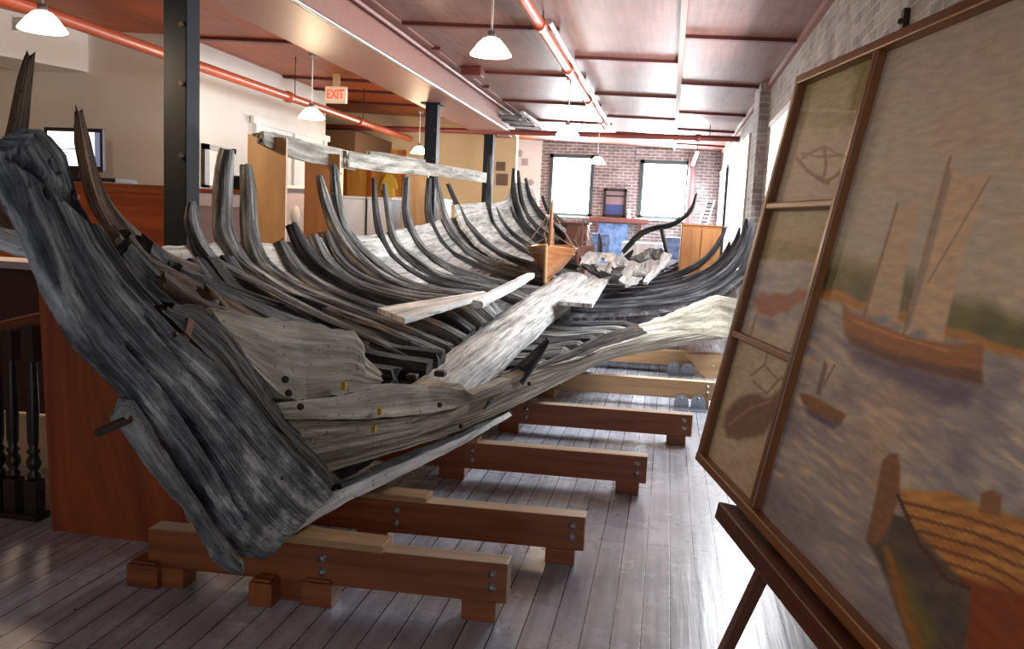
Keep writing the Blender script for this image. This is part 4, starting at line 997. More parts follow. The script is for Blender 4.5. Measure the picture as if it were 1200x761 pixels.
for k, (tx, path) in enumerate(STB):
    Y = atx(path[0][0], path[0][1], tx).y
    Y = max(Y, prevY+.28); prevY = Y
    pts = [P(x, y, Y) for x, y in path]; n = len(pts)
    x_k, z_k = kx(min(Y, 11.2))
    if pts[-1].x > x_k+.3: pts.append(V((x_k+.15, Y, pts[-1].z-.01)))
    wl = [.05]+[.085+.05*i/len(pts) for i in range(1, len(pts))]
    m = MB(); m.timber(pts, [.03, .09]+[.12]*(len(pts)-2), [.025]+wl[1:], V((0, 1, 0)), .055, .012, 60+k, 16, .03, 5); m.build('rib', 'rib_dark', hull)
    stb.append((Y, pts, 318))
strakes(stb, 6, ['strake_dark']*6, 1, seed=140, fwd_ext=.45)
# ---- starboard bow planking
def pl(L): return [P(x, y, Y) for x, y, Y in L]
TOPA = [(246, 360, 2.70), (300, 371, 2.95), (350, 377, 3.25), (415, 389, 3.65), (428, 404, 3.72), (425, 416, 3.72), (447, 437, 3.85)]
BOTA = [(292, 426, 2.80), (330, 464, 3.0), (360, 470, 3.25), (400, 463, 3.5), (430, 458, 3.7), (448, 452, 3.85)]
m = MB(); m.ribbon(pl(TOPA), pl(BOTA), .05, 44, 18, .010, 200, flip=True, ridge=16, edge=.012); m.build('bow_strake', 'bow_plank', hull)
TOPB = [(318, 473, 2.98), (400, 464, 3.5), (462, 450, 3.95), (500, 452, 4.3), (546, 457, 4.6), (552, 464, 4.6), (600, 443, 5.1)]
BOTB = [(334, 491, 3.05), (424, 492, 3.63), (480, 487, 4.08), (530, 480, 4.48), (600, 456, 5.12)]
m = MB(); m.ribbon(pl(TOPB), pl(BOTB), .05, 50, 10, .008, 201, flip=True, ridge=16, edge=.006); m.build('bow_strake', 'bow_plank', hull)
TOPC = [(336, 492, 3.08), (424, 493, 3.65), (480, 488, 4.1), (530, 481, 4.5), (600, 443, 5.1), (637, 430, 5.65), (675, 421, 6.3), (707, 408, 6.9), (735, 401, 7.4), (766, 392, 8.0), (800, 388, 8.6)]
BOTC = [(386, 553, 3.5), (470, 528, 4.05), (530, 508, 4.6), (600, 478, 5.3), (650, 453, 6.2), (682, 437, 6.8), (720, 420, 7.4), (780, 409, 8.4), (854, 396, 9.5)]
m = MB(); m.ribbon(dense(pl(TOPC), 4), dense(pl(BOTC), 4), .05, 110, 22, .008, 202, flip=True, ridge=14, edge=.008)
bs = m.build('bow_strake', 'bow_plank', hull)
TOPE = [(742, 383, 7.75), (790, 368, 8.5), (820, 355, 9.0), (842, 345, 9.4), (868, 352, 9.5)]
BOTE = [(764, 394, 8.0), (790, 391, 8.5), (820, 392, 9.0), (854, 396, 9.45), (866, 394, 9.5)]
m = MB(); m.ribbon(pl(TOPE), pl(BOTE), .045, 40, 14, .010, 203, flip=True, ridge=14, edge=.02); m.build('bow_strake', 'bow_plank', hull)
# garboard edge under the strakes
TOPD = [(400, 566, 3.52), (474, 536, 4.02), (540, 508, 4.66), (600, 475, 5.42)]
BOTD = [(402, 585, 3.5), (474, 552, 4.0), (540, 518, 4.62), (600, 484, 5.38)]
m = MB(); m.ribbon(pl(TOPD), pl(BOTD), .06, 60, 8, .008, 204, flip=True, ridge=18, edge=.006); m.build('garboard', 'rib_dark', hull)
TOPF = [(318, 632, 2.92), (360, 602, 3.2), (404, 574, 3.5), (474, 543, 3.97), (540, 514, 4.6), (596, 483, 5.3)]
BOTF = [(317, 644, 2.92), (356, 618, 3.18), (404, 590, 3.48), (474, 556, 3.95), (540, 523, 4.58), (600, 487, 5.3)]
m = MB(); m.ribbon(pl(TOPF), pl(BOTF), .05, 60, 5, .005, 205, flip=True, ridge=18, edge=.004); m.build('garboard', 'pale_old', hull)
for (x, y, Y) in ((402, 452, 3.5), (444, 482, 3.78), (437, 503, 3.72)):
    q = P(x, y, Y-.03); m = MB(); m.box((q.x-.003, q.y-.012, q.z-.016), (q.x+.014, q.y+.012, q.z+.016)); tgb = m.build('brass_tag', 'brass', bs); tgb['label'] = 'small yellow brass tag'
for (x, y, Y) in ((338, 461, 3.03), (352, 477, 3.14), (380, 507, 3.4), (334, 445, 2.98), (540, 500, 4.58), (515, 475, 4.33), (620, 450, 5.4)):
    q = P(x, y, Y-.02); m = MB(); m.lathe(q-V((.002, -.002, 0)), [(.001, .012), (.012, .012), (.014, .008), (.014, 0)], 12, 0, V((.8, -.6, .1))); m.build('bolt_head', 'iron', bs)
# dark inner side behind the top edge, broken upright piece
m = MB(); m.ribbon(pl([(628, 432, 5.5), (675, 410, 6.32), (707, 393, 6.92), (745, 380, 7.75)]), pl([(637, 432, 5.68), (675, 424, 6.34), (707, 411, 6.94), (735, 404, 7.45), (764, 394, 8.05)]), .03, 44, 8, .010, 206, flip=True, edge=.03); m.build('broken_edge', 'rib_umber', hull)
m = MB(); m.timber([P(605, 444, 5.3), P(622, 424, 5.35), P(642, 399, 5.4)], [.04, .05, .02], [.12, .09, .03], V((0, 1, 0)), .04, .012, 70, 12, .03); m.build('broken_frame', 'rib_dark', hull)
# ---- flat floors between keelson and starboard planking
top = pl(TOPC)
def topat(Y):
    for a, b in zip(top, top[1:]):
        if Y <= b.y: return a.lerp(b, max(0, (Y-a.y)/(b.y-a.y)))
    return top[-1]
Y = 5.0; k = 0; fl = []
while Y < 9.1:
    xk_, zk_ = kx(Y); e = topat(Y)
    if Y > 6.6: e = V((e.x-.12-.12*min(1, (Y-6.6)/1.5), Y, e.z-.03))
    pts = [V((xk_-.1, Y, zk_-.20)), V((xk_+.3*(e.x-xk_), Y+.02, zk_-.18+.3*(e.z-zk_))), V((xk_+.7*(e.x-xk_), Y, zk_*.3+e.z*.7-.08)), V((e.x-.16, Y, e.z-.10))]
    m = MB(); m.timber(pts, .23, .15, V((0, 1, 0)), .06, .010, 80+k, 14, .04, 5); m.build('floor_timber', 'rib_dark' if k % 3 == 1 else 'rib', hull); fl.append(pts)
    Y += .37+.05*(k % 2); k += 1
for j in range(4):
    A = [p[0].lerp(p[3], j/4)-V((0, 0, .13)) for p in fl]; B = [p[0].lerp(p[3], (j+.97)/4)-V((0, 0, .13)) for p in fl]
    m = MB(); m.ribbon(A, B, .04, None, 5, .004, 160+j, flip=False); m.build('strake', 'strake_dark', hull)
# port floors between last rib feet and the keelson, toward the bow (dark)
Y = 3.75; k = 0; fl = []
while Y < 5.2:
    xk_, zk_ = kx(max(4.6, Y)); f = (Y-3.3)/1.9
    pts = [V((xk_-.05-.5*max(0, 4.8-Y), Y, .62+.1*f)), V((xk_-.55-.25*max(0, 4.8-Y), Y, .72+.05*f)), V((xk_-1.0-.3*f, Y+.05, 1.0)), V((xk_-1.25-.35*f, Y+.1, 1.25))]
    m = MB(); m.timber(pts, .16, .12, V((0, 1, 0)), .06, .014, 96+k, 12, .04, 5); m.build('floor_timber', 'rib_dark', hull); fl.append(pts)
    Y += .27; k += 1
for j in range(5):
    A = [even(p, 10)[j*2]-V((0.03, 0, .10)) for p in fl]; B = [even(p, 10)[j*2+2]-V((.03, 0, .10)) for p in fl]
    A = [A[0]+V((.12, -.5, .0))]+A; B = [B[0]+V((.18, -.5, .02))]+B
    m = MB(); m.ribbon(A, B, .04, None, 5, .004, 170+j, flip=True); m.build('strake', 'strake_dark', hull)
# ---- cant frames and bent timbers at the port bow
def bent(name, L, w, t, mat, seed, ref=V((0, 1, 0)), jag=.05):
    m = MB(); m.timber(pl(L), w, t, ref, .045, .014, seed, 16, jag, 5); return m.build(name, mat, hull)
bent('cant_frame', [(92, 133, 2.9), (96, 165, 2.95), (103, 200, 3.0), (113, 232, 3.05), (129, 258, 3.15), (155, 280, 3.35), (190, 304, 3.6), (229, 319, 3.9)], [.03, .06, .07, .08, .08, .08, .08, .08], [.022, .042, .046, .05, .05, .05, .046, .045], 'rib_brown', 41)
bent('cant_frame', [(140, 282, 2.9), (160, 306, 3.05), (188, 322, 3.25), (230, 343, 3.5), (285, 372, 3.8), (330, 395, 4.0)], .09, [.05, .06, .06, .07, .07, .06], 'rib_brown', 42)
bent('cant_frame', [(140, 296, 2.6), (170, 330, 2.75), (205, 352, 2.95), (255, 382, 3.2), (300, 400, 3.5)], .10, [.05, .07, .07, .06, .06], 'rib_dark', 43)
bent('cant_frame', [(190, 328, 2.75), (212, 346, 2.85), (238, 360, 2.95), (270, 374, 3.1)], .06, [.03, .04, .045, .04], 'rib_brown', 44)
bent('cant_frame', [(200, 322, 3.4), (240, 340, 3.7), (300, 368, 4.0), (360, 390, 4.4), (430, 412, 4.9)], .12, [.07, .08, .09, .09, .09], 'rib_dark', 45)
bent('cant_frame', [(150, 306, 3.0), (185, 340, 3.15), (225, 366, 3.3), (275, 395, 3.5), (330, 420, 3.7)], .12, .07, 'rib_brown', 46)
bent('cant_frame', [(165, 292, 3.3), (200, 318, 3.5), (245, 342, 3.75), (310, 374, 4.1), (380, 404, 4.6)], .12, .07, 'rib_dark', 49)
bent('broken_frame', [(128, 265, 2.8), (134, 278, 2.8), (148, 300, 2.9), (158, 316, 2.95)], .05, [.02, .035, .04, .03], 'rib_brown', 47)
bent('broken_frame', [(240, 340, 3.3), (262, 364, 3.3), (258, 372, 3.2)], .06, .045, 'rib_brown', 48)
for (x, y, Y) in ((205, 313, 3.55), (190, 300, 3.5), (256, 354, 3.2)):
    q = P(x, y, Y); m = MB(); m.lathe(q+V((0, -.02, .0)), [(.001, .012), (.012, .01), (.013, 0)], 12, 0, V((.2, -1, .2))); m.build('treenail', 'pale_old', hull)
# thin ceiling battens lying along the port bilge
bent('batten', [(232, 324, 4.6), (280, 342, 4.8), (330, 360, 5.0), (390, 384, 5.2), (440, 410, 5.2)], .05, .03, 'rib', 51, V((0, 0, 1)))
bent('batten', [(258, 318, 5.0), (310, 338, 5.2), (370, 358, 5.4), (430, 384, 5.5), (478, 404, 5.4)], .06, .035, 'rib', 52, V((0, 0, 1)))
bent('batten', [(300, 338, 5.3), (360, 356, 5.6), (420, 378, 5.8), (462, 398, 5.8), (490, 402, 5.7)], .05, .03, 'rib', 53, V((0, 0, 1)))
# stub timbers at far left, seen past the stem head
bent('cant_frame', [(34, 67, 2.7), (29, 95, 2.7), (24, 128, 2.7), (18, 165, 2.7), (14, 200, 2.7), (20, 250, 2.7)], [.03, .05, .06, .07, .08, .08], [.024, .035, .04, .045, .05, .05], 'rib_brown', 54)
bent('cant_frame', [(-30, 205, 2.4), (0, 232, 2.4), (22, 258, 2.4), (60, 286, 2.45), (110, 324, 2.5)], .10, [.09, .12, .12, .09, .08], 'rib_brown', 55)
bent('broken_plank', [(-30, 268, 2.1), (0, 278, 2.1), (30, 291, 2.1), (62, 303, 2.12)], [.12, .12, .10, .05], [.03, .045, .04, .02], 'pale_old', 56)
# far stern timber curling up, with its prop
bent('stern_timber', [(730, 296, 13.6), (738, 287, 13.6), (750, 275, 13.6), (766, 268, 13.6), (786, 264, 13.6), (801, 255, 13.6), (811, 244, 13.6), (816, 227, 13.6)], [.07]*8, [.07, .09, .09, .08, .08, .07, .06, .03], 'rib_dark', 57)
m = MB(); m.bar(P(775, 268, 13.6), P(782, 298, 13.55), .05, .05); m.build('prop', 'rib_dark', hull)
bent('broken_frame', [(703, 300, 13.4), (703, 285, 13.4), (702, 274, 13.4)], .06, [.09, .07, .02], 'rib_dark', 58)
bent('broken_frame', [(735, 303, 12.8), (741, 294, 12.8)], .05, [.1, .03], 'rib_dark', 59)
# ------------------------------------------------------------------ loose boards and fragments lying in the hull
def board(name, pxs, z, th, label, mat, seed, cat='board'):
    q = [atz(x, y, zz) for (x, y), zz in zip(pxs, z)]
    m = MB(); m.ribbon([q[0], q[1]], [q[3], q[2]], th, None, 8, .005, seed, flip=False, ridge=16, edge=.012)
    return tag(m.build(name, mat), label, cat)
board('loose_board', [(442, 367), (566, 346), (574, 349), (474, 380)], [.98]*4, .035, 'white bleached board lying across the dark ribs, left of the keelson', 'pale_old', 301)
board('loose_board', [(655, 358), (698, 324), (719, 320), (694, 361)], [.80, .88, .88, .80], .04, 'flat pale board lying just right of the keelson', 'keelson', 302)
m = MB(); m.timber([atz(558, 357, .97), atz(592, 339, .99), atz(622, 323, 1.02)], [.10, .11, .09], [.06, .06, .06], V((1, 0, 0)), .06, .01, 303, 12, .04, 6); tag(m.build('loose_timber', 'pale_old'), 'narrow bleached timber lying along the left edge of the keelson', 'timber')
FR = [([(10, 390), (60, 360), (180, 380), (150, 440), (80, 470), (0, 470)], 'white broken plank fragment at the left end of the debris heap'),
 ([(150, 375), (250, 365), (380, 445), (350, 480), (200, 440)], 'white splintered plank fragment at the top of the debris heap'),
 ([(100, 470), (250, 450), (290, 470), (220, 540), (140, 520)], 'white plank fragment hanging over the keelson end'),
 ([(300, 590), (360, 500), (440, 450), (430, 500), (370, 580), (330, 612)], 'grey curved plank fragment in the middle of the debris heap'),
 ([(430, 480), (540, 450), (515, 540), (425, 530)], 'pale square plank fragment beside the middle of the debris heap'),
 ([(340, 612), (400, 560), (480, 560), (440, 605), (360, 628)], 'pale plank fragment lowest in the debris heap'),
 ([(485, 595), (600, 450), (645, 370), (720, 380), (690, 440), (620, 510), (520, 605)], 'long pale plank fragment leaning on the starboard ribs'),
 ([(390, 420), (490, 370), (540, 338), (640, 342), (660, 365), (600, 420), (560, 400), (480, 440)], 'grey burnt timber fragment behind the debris heap, under the stern timber'),
 ([(20, 440), (90, 455), (110, 480), (240, 545), (150, 548), (10, 480)], 'dark broken plank under the white debris'),
 ([(240, 470), (330, 490), (300, 540), (250, 545)], 'dark fragment between the white and the grey debris')]
for k, (poly, lb) in enumerate(FR):
    pts = []
    for (x, y) in poly:
        px, py = 680+x/6.667, 240+y/6.667; pts.append(P(px, py, 12.4-(py-295)/38*1.5))
    dense_ = []
    for a, b in zip(pts, pts[1:]+pts[:1]):
        for f in (0, .25, .5, .75):
            q = a.lerp(b, f); dense_.append(q+V((noise.noise(q*9)*.03, 0, noise.noise(q*9+V((5, 5, 5)))*.025)))
    c = sum(dense_, V((0, 0, 0)))/len(dense_); n = len(dense_)
    nrm = V((0, 0, 0))
    for a, b in zip(dense_, dense_[1:]+dense_[:1]): nrm += (a-c).cross(b-c)
    nrm.normalize(); 
    if nrm.z < 0: nrm = -nrm
    m = MB(); th = .035
    mid = [p.lerp(c, .5)+nrm*(noise.noise(p*4)*.015) for p in dense_]
    vs = dense_+mid+[c]; bs_ = [p-nrm*th for p in vs]; fs = []
    for i in range(n):
        j = (i+1) % n; fs += [(i, j, n+j, n+i), (n+i, n+j, 2*n)]
    o = len(vs); fs2 = [tuple(q+o for q in f[::-1]) for f in fs]; sides = [(j_, i_, i_+o, j_+o) for i_, j_ in [(i, (i+1) % n) for i in range(n)]]
    al = vs+bs_; allf = fs+fs2+sides
    m.add(al, allf, [[((al[q]-c).x*.7+(al[q]-c).y*.7, (al[q]-c).x*.5-(al[q]-c).y*.3+(al[q]-c).z) for q in f] for f in allf])
    mat = 'rib_dark' if k >= 8 else ('rib' if k == 7 else 'pale_old')
    tag(m.build('plank_fragment', mat), lb, 'plank fragment', 'plank fragments heaped at the stern')
# ------------------------------------------------------------------ cradle timbers under the hull
SUP = [((595, 662), .25, 'nearest stained timber bearer under the stem foot'),
       ((686, 607), .24, 'second nearest stained timber bearer under the hull'),
       ((759, 536), .24, 'third stained timber bearer from the front, where the floor turns bright'),
       ((812, 487), .24, 'fourth timber bearer from the front, with the pale lit top'),
       ((838, 449), .25, 'fifth timber bearer, pale, with two steel brackets in front of its end'),
       ((846, 415), .26, 'sixth and farthest visible timber bearer under the flared planks')]
sup = []
for k, ((x, y), zt, lb) in enumerate(SUP):
    q = atz(x, y, zt); yl = 0.045; L = q.x+2.06+.05*k; h = .165; wd = .10
    t = thing('timber_bearer', lb, 'timber', (q.x-L/2, q.y, 0), 'timber bearers of the hull cradle')
    xl = q.x-L; y_l = q.y-yl*L
    mat = 'lumber' if k < 4 else 'lumber_pale'
    m = MB(); m.hexa([(xl, y_l, zt-h), (q.x, q.y, zt-h), (q.x, q.y+wd, zt-h), (xl, y_l+wd, zt-h), (xl, y_l, zt), (q.x, q.y, zt), (q.x, q.y+wd, zt), (xl, y_l+wd, zt)]); m.mi[1] = 1; m.mi[3] = 1; m.build('beam', [mat, 'lumber_top'], t, .004)
    for fx, fl_ in ((.04, .14), (L-.16, .16), (L*.52, .16)):
        xx = q.x-fx; yy = q.y-yl*fx
        m = MB(); m.box((xx-fl_, yy-.004, 0), (xx, yy+wd, zt-h)); m.build('foot_block', mat, t, .004)
    for fx, dz in ((.06, .045), (.06, .10), (L*.5, .05), (L*.5, .11)):
        xx = q.x-fx; yy = q.y-yl*fx; m = MB(); m.lathe((xx, yy, zt-dz), [(.001, .014), (.008, .014), (.009, .007), (.018, .005), (.019, 0)], 12, 0, V((0, -1, 0))); m.build('bolt', 'steel', t)
    # keel cleat on top and upright under the keel
    e = V((-1.32+.02*k, q.y-yl*(q.x+1.3), zt))
    if k < 4:
        m = MB(); m.box((e.x-.2, e.y-.01, zt), (e.x+.28-.03*k, e.y+wd+.02, zt+.03)); m.build('cleat', 'lumber_pale', t, .004)
    sup.append((q, zt))
def jackbracket(px, py, Y, lb):
    q = P(px, py, Y); t = thing('steel_bracket', lb, 'bracket', (q.x, q.y, 0), 'galvanised brackets by the far bearers')
    zt = q.z; w2 = .065
    m = MB(); m.box((q.x-w2, q.y, 0), (q.x+w2, q.y+.008, zt-.06)); 
    m.prism([(q.x-w2, q.y, zt-.06), (q.x+w2, q.y, zt-.06), (q.x+w2*.75, q.y, zt-.02), (q.x+w2*.3, q.y, zt), (q.x-w2*.3, q.y, zt), (q.x-w2*.75, q.y, zt-.02)], (0, .008, 0)); m.build('plate', 'galv', t)
    m = MB(); m.box((q.x-w2, q.y-.11, 0), (q.x+w2, q.y, .01)); m.build('base', 'galv', t)
    m = MB(); m.lathe((q.x, q.y, zt-.04), [(.001, .014), (.015, .012), (.018, 0)], 12, 0, V((0, -1, 0))); m.build('bolt', 'steel', t)
s5, s6 = sup[4][0], sup[5][0]
for (x, y, s, lb) in ((799, 463, s5, 'steel bracket standing before the fifth bearer, left one'), (819, 463, s5, 'steel bracket standing before the fifth bearer, right one'), (790, 424, s6, 'steel bracket standing before the farthest bearer, left one'), (806, 426, s6, 'steel bracket standing before the farthest bearer, right one')):
    jackbracket(x, y, s.y-.045*(s.x-aty(x, y, s.y).x)-.03, lb)
a = s6; Yg = s6.y-.12
m = MB(); m.prism([P(801, 415, Yg-.04), P(846, 416, Yg), P(846, 446, Yg), P(826, 443, Yg-.02)], (0, .02, 0)); gs = tag(m.build('plywood_gusset', 'plywood', bevel=.003), 'triangular plywood gusset screwed to the end of the farthest bearer', 'gusset')
for (x, y) in ((836, 424), (836, 430)):
    q = P(x, y, Yg-.02); m = MB(); m.lathe(q+V((0, .012, 0)), [(.001, .008), (.012, .006), (.014, 0)], 10, 0, V((0, -1, 0))); m.build('screw', 'steel', gs)
# shim blocks under the nearest bearer and the stem foot
for (x, y, sx, sz, lb, mat) in ((166, 690, .14, .10, 'stained wood block left of the stem foot, under the near bearer end', 'lumber'), (304, 712, .10, .10, 'wood block under the near bearer, left of the keel', 'lumber'), (370, 712, .13, .10, 'dark wood block under the near bearer, right of the stem foot', 'lumber')):
    q = atz(x, y, 0); m = MB(); m.box((q.x-sx/2, q.y, 0), (q.x+sx/2, q.y+.12, sz)); m.box((q.x-sx/2+.01, q.y+.01, sz), (q.x+sx/2-.012, q.y+.11, sz+.012)); tag(m.build('wood_block', mat, bevel=.004), lb, 'block', 'wood blocks under the near bearer')
# ------------------------------------------------------------------ model ships on the keelson
def modelship(base, Lh, Bh, Hh, label, mat, masts, rot=0.0):
    t = thing('model_ship', label, 'model ship', base, 'model ships on the keelson')
    ca, sa = math.cos(rot), math.sin(rot)
    def tr(x, y, z): return base+V((x*ca-y*sa, x*sa+y*ca, z))
    ns, nk = 20, 9; vs = []; fs = []; uv = []
    for i in range(ns+1):
        s_ = i/ns; b = Bh*min(1, (math.sin(min(1, s_/.6)*math.pi/2))**1.35)*(1-.25*max(0, (s_-.6)/.4)**2)
        sheer = Hh*(1+.22*(1-s_)**2+.12*s_**3)
        for j in range(-nk, nk+1):
            f = abs(j)/nk; x = b*(f**(1.0-.18*min(1, s_*1.6)))*(1 if j > 0 else -1 if j < 0 else 0); z = sheer*(f**1.25)
            vs.append(tr(x, s_*Lh-(.10*Lh*(1-s_)**3)*f, z))
    w = 2*nk+1
    for i in range(ns):
        for j in range(w-1):
            fs.append((i*w+j, (i+1)*w+j, (i+1)*w+j+1, i*w+j+1)); uv.append([(i*Lh/ns, j*.03), ((i+1)*Lh/ns, j*.03), ((i+1)*Lh/ns, j*.03+.03), (i*Lh/ns, j*.03+.03)])
    fs.append(list(range(ns*w, ns*w+w))); uv.append([(.01*q, .1) for q in range(w)])
    m = MB(); m.add(vs, fs, uv); hb = m.build('hull', mat, t, smooth_all=False)
    sl = hb.modifiers.new('Solid', 'SOLIDIFY'); sl.thickness = .012
    m = MB(); dk = []
    for i in range(1, ns+1):
        dk.append((vs[i*w+1]-V((0, 0, .03)), vs[i*w+w-2]-V((0, 0, .03))))
    m.ribbon([a for a, b in dk], [b for a, b in dk], .008, 30, 4, 0, 1); m.build('deck', mat, t)
    m = MB(); m.tube([tr(0, -.012, -.02), tr(0, -.04*Lh, Hh*.5), tr(0, -.10*Lh, Hh*1.25)], .022, 8); m.build('stem', 'lumber_pale' if mat == 'model_hull' else mat, t)
    m = MB(); m.bar(tr(0, 0, -.02), tr(0, Lh, -.02), .025, .045); m.build('keel', mat, t)
    tops = []
    for (ys, hm, r) in masts:
        m = MB(); a = tr(0, ys*Lh, .05); b = tr(0, ys*Lh+.03, hm); m.tube([a, a.lerp(b, .6), b], [r, r*.85, r*.35], 10); m.build('mast', mat if mat == 'model_hull' else 'rope', t); tops.append(b)
        m = MB(); a2 = a.lerp(b, .38); m.tube([a2, tr(0, min(1.05, ys+.34)*Lh, (a2-base).z+.03)], r*.4, 8); m.build('boom', 'rope', t)
        for sgn in (-1, 1):
            for dy in (-.06, .02, .1):
                m = MB(); m.tube([a.lerp(b, .86), tr(sgn*Bh*.95, (ys+dy)*Lh, Hh*1.05)], .0035, 5); m.build('shroud', 'rope', t)
    m = MB(); m.tube([tr(0, -.1*Lh, Hh*1.3), tr(0, -.3*Lh, Hh*1.6)], .012, 8); m.build('bowsprit', 'rope', t)
    m = MB(); m.tube([tops[0], tr(0, -.28*Lh, Hh*1.58)], .0035, 5); m.build('stay', 'rope', t)
    return t
Ym = 10.2; q = P(650, 327, Ym)
modelship(q+V((-.06, -.4, .0)), 1.5, .32, .34, 'tan wooden model boat on the keelson end, bow towards the viewer', 'model_hull', ((.32, .95, .034), (.62, .60, .016)), .06)
q = P(676, 308, 12.0)
modelship(q, .9, .12, .20, 'smaller dark red model ship behind the tan model boat', 'model_dark', ((.3, .62, .012), (.62, .58, .011)), -.1)
t = thing('display_stand', 'brown display stand behind the model ships, below the left far window', 'stand', P(682, 300, 14.6))
a = P(664, 260, 14.6); b = P(689, 258, 14.6)
m = MB(); m.box((a.x, 14.6, .0), (b.x, 15.0, a.z-.03)); m.build('case', 'shelf_red', t, .006)
m = MB(); m.box((a.x-.25, 14.55, a.z-.03), (b.x+.03, 15.05, a.z)); m.build('top', 'shelf_red', t, .004)
# ------------------------------------------------------------------ the painting on its easel
BL = atz(820, 540, .75); BR = atz(1010, 750, .75); dS = (BR-BL).normalized()
r = wr(940, 90); TL = EYE+r*((BL-EYE).dot(dS)/r.dot(dS))
uS = (TL-BL); HP = uS.length; uS.normalize(); nS = dS.cross(uS).normalized()
if nS.dot(EYE-BL) < 0: nS = -nS
LP = 2.15
def st(px, py):
    p = atplane(px, py, BL, nS); return (p-BL).dot(dS), (p-BL).dot(uS)
def pp(s, t, o=0): return BL+dS*s+uS*t+nS*o
sb = (st(1032, 62)[0]+st(888, 585)[0])/2
t1_ = st(942, 241)[1]; t2_ = st(897, 407)[1]
pt = thing('painting_display', 'large wood-framed painting of a schooner with three small side pictures, on an easel', 'painting', pp(LP/2, 0))
def fbar(a, b, w, th, name='frame_bar', o=0):
    m = MB(); A_ = V(a); B_ = V(b); d = (B_-A_).normalized(); sdv = nS.cross(d).normalized()
    q = [A_+sdv*(-w/2), A_+sdv*(w/2), B_+sdv*(w/2), B_+sdv*(-w/2)]
    m.hexa([p-nS*(th*.6) for p in q]+[p+nS*(th*.4) for p in q]); return m.build(name, 'frame_wood', pt, .006)
fw = .034
fbar(pp(-.005, fw/2), pp(LP, fw/2), fw, .05); fbar(pp(-.005, HP-fw/2), pp(LP, HP-fw/2), fw, .05)
fbar(pp(fw/2, 0), pp(fw/2, HP), fw, .048); fbar(pp(LP-fw/2, 0), pp(LP-fw/2, HP), fw, .048)
fbar(pp(sb, .03), pp(sb, HP-.03), .032, .046)
fbar(pp(.02, t1_), pp(sb, t1_), .026, .04); fbar(pp(.02, t2_), pp(sb, t2_), .026, .04)
m = MB(); m.hexa([pp(.01, .01, -.03), pp(LP-.01, .01, -.03), pp(LP-.01, HP-.01, -.03), pp(.01, HP-.01, -.03), pp(.01, .01, -.02), pp(LP-.01, .01, -.02), pp(LP-.01, HP-.01, -.02), pp(.01, HP-.01, -.02)]); m.build('backing_board', 'plywood', pt)
def mat_canvas():
    m, nt, b = newmat('oil on canvas'); L = nt.links.new
    at = N(nt, 'ShaderNodeVertexColor'); at.layer_name = 'paint'
    tc = N(nt, 'ShaderNodeTexCoord'); mp = N(nt, 'ShaderNodeMapping'); mp.inputs['Scale'].default_value = (14, 60, 1); mp.inputs['Rotation'].default_value = (0, 0, .5); L(tc.outputs['UV'], mp.inputs['Vector'])
    no = N(nt, 'ShaderNodeTexNoise'); no.inputs['Scale'].default_value = 1; no.inputs['Detail'].default_value = 4; L(mp.outputs[0], no.inputs['Vector'])
    r_ = ramp(nt, [(.3, (.8, .8, .82)), (.7, (1.16, 1.14, 1.1))]); L(no.outputs['Fac'], r_.inputs['Fac'])
    mx = N(nt, 'ShaderNodeMix', data_type='RGBA', blend_type='MULTIPLY'); mx.inputs[0].default_value = .8; L(at.outputs['Color'], mx.inputs[6]); L(r_.outputs[0], mx.inputs[7]); L(mx.outputs[2], b.inputs['Base Color'])
    bp = N(nt, 'ShaderNodeBump'); bp.inputs['Strength'].default_value = .25; bp.inputs['Distance'].default_value = .004; L(no.outputs['Fac'], bp.inputs['Height']); L(bp.outputs[0], b.inputs['Normal'])
    b.inputs['Roughness'].default_value = .5; b.inputs['Specular IOR Level'].default_value = .3
    return m
MC = mat_canvas()
def inpoly(x, y, poly):
    c = False; n = len(poly); j = n-1
    for i in range(n):
        xi, yi = poly[i]; xj, yj = poly[j]
        if (yi > y) != (yj > y) and x < (xj-xi)*(y-yi)/(yj-yi)+xi: c = not c
        j = i
    return c
def dseg(x, y, a, b):
    dx, dy = b[0]-a[0], b[1]-a[1]; f = max(0, min(1, ((x-a[0])*dx+(y-a[1])*dy)/(dx*dx+dy*dy+1e-9)))
    return math.hypot(x-a[0]-dx*f, y-a[1]-dy*f)
def mixc(a, b, f): f = max(0, min(1, f)); return tuple(p+(q-p)*f for p, q in zip(a, b))
def nz(x, y, s, k=0): return noise.noise(V((x*s, y*s, k*3.7)))
def c8(*c): return c
def layer(col, x, y, poly, c, soft=2.5):
    xs0 = [p[0] for p in poly]; ys0 = [p[1] for p in poly]
    if x < min(xs0)-soft or x > max(xs0)+soft or y < min(ys0)-soft or y > max(ys0)+soft: return col
    ins = inpoly(x, y, poly); d = min(dseg(x, y, poly[i-1], poly[i]) for i in range(len(poly)))
    return mixc(col, c, .5+(d/soft*.5 if ins else -d/soft*.5))
def line(col, x, y, pts, w, c, op=1):
    d = min(dseg(x, y, a, b) for a, b in zip(pts, pts[1:])); return mixc(col, c, op*(1-(d-w*.5)/1.2)) if d < w*.5+1.2 else col
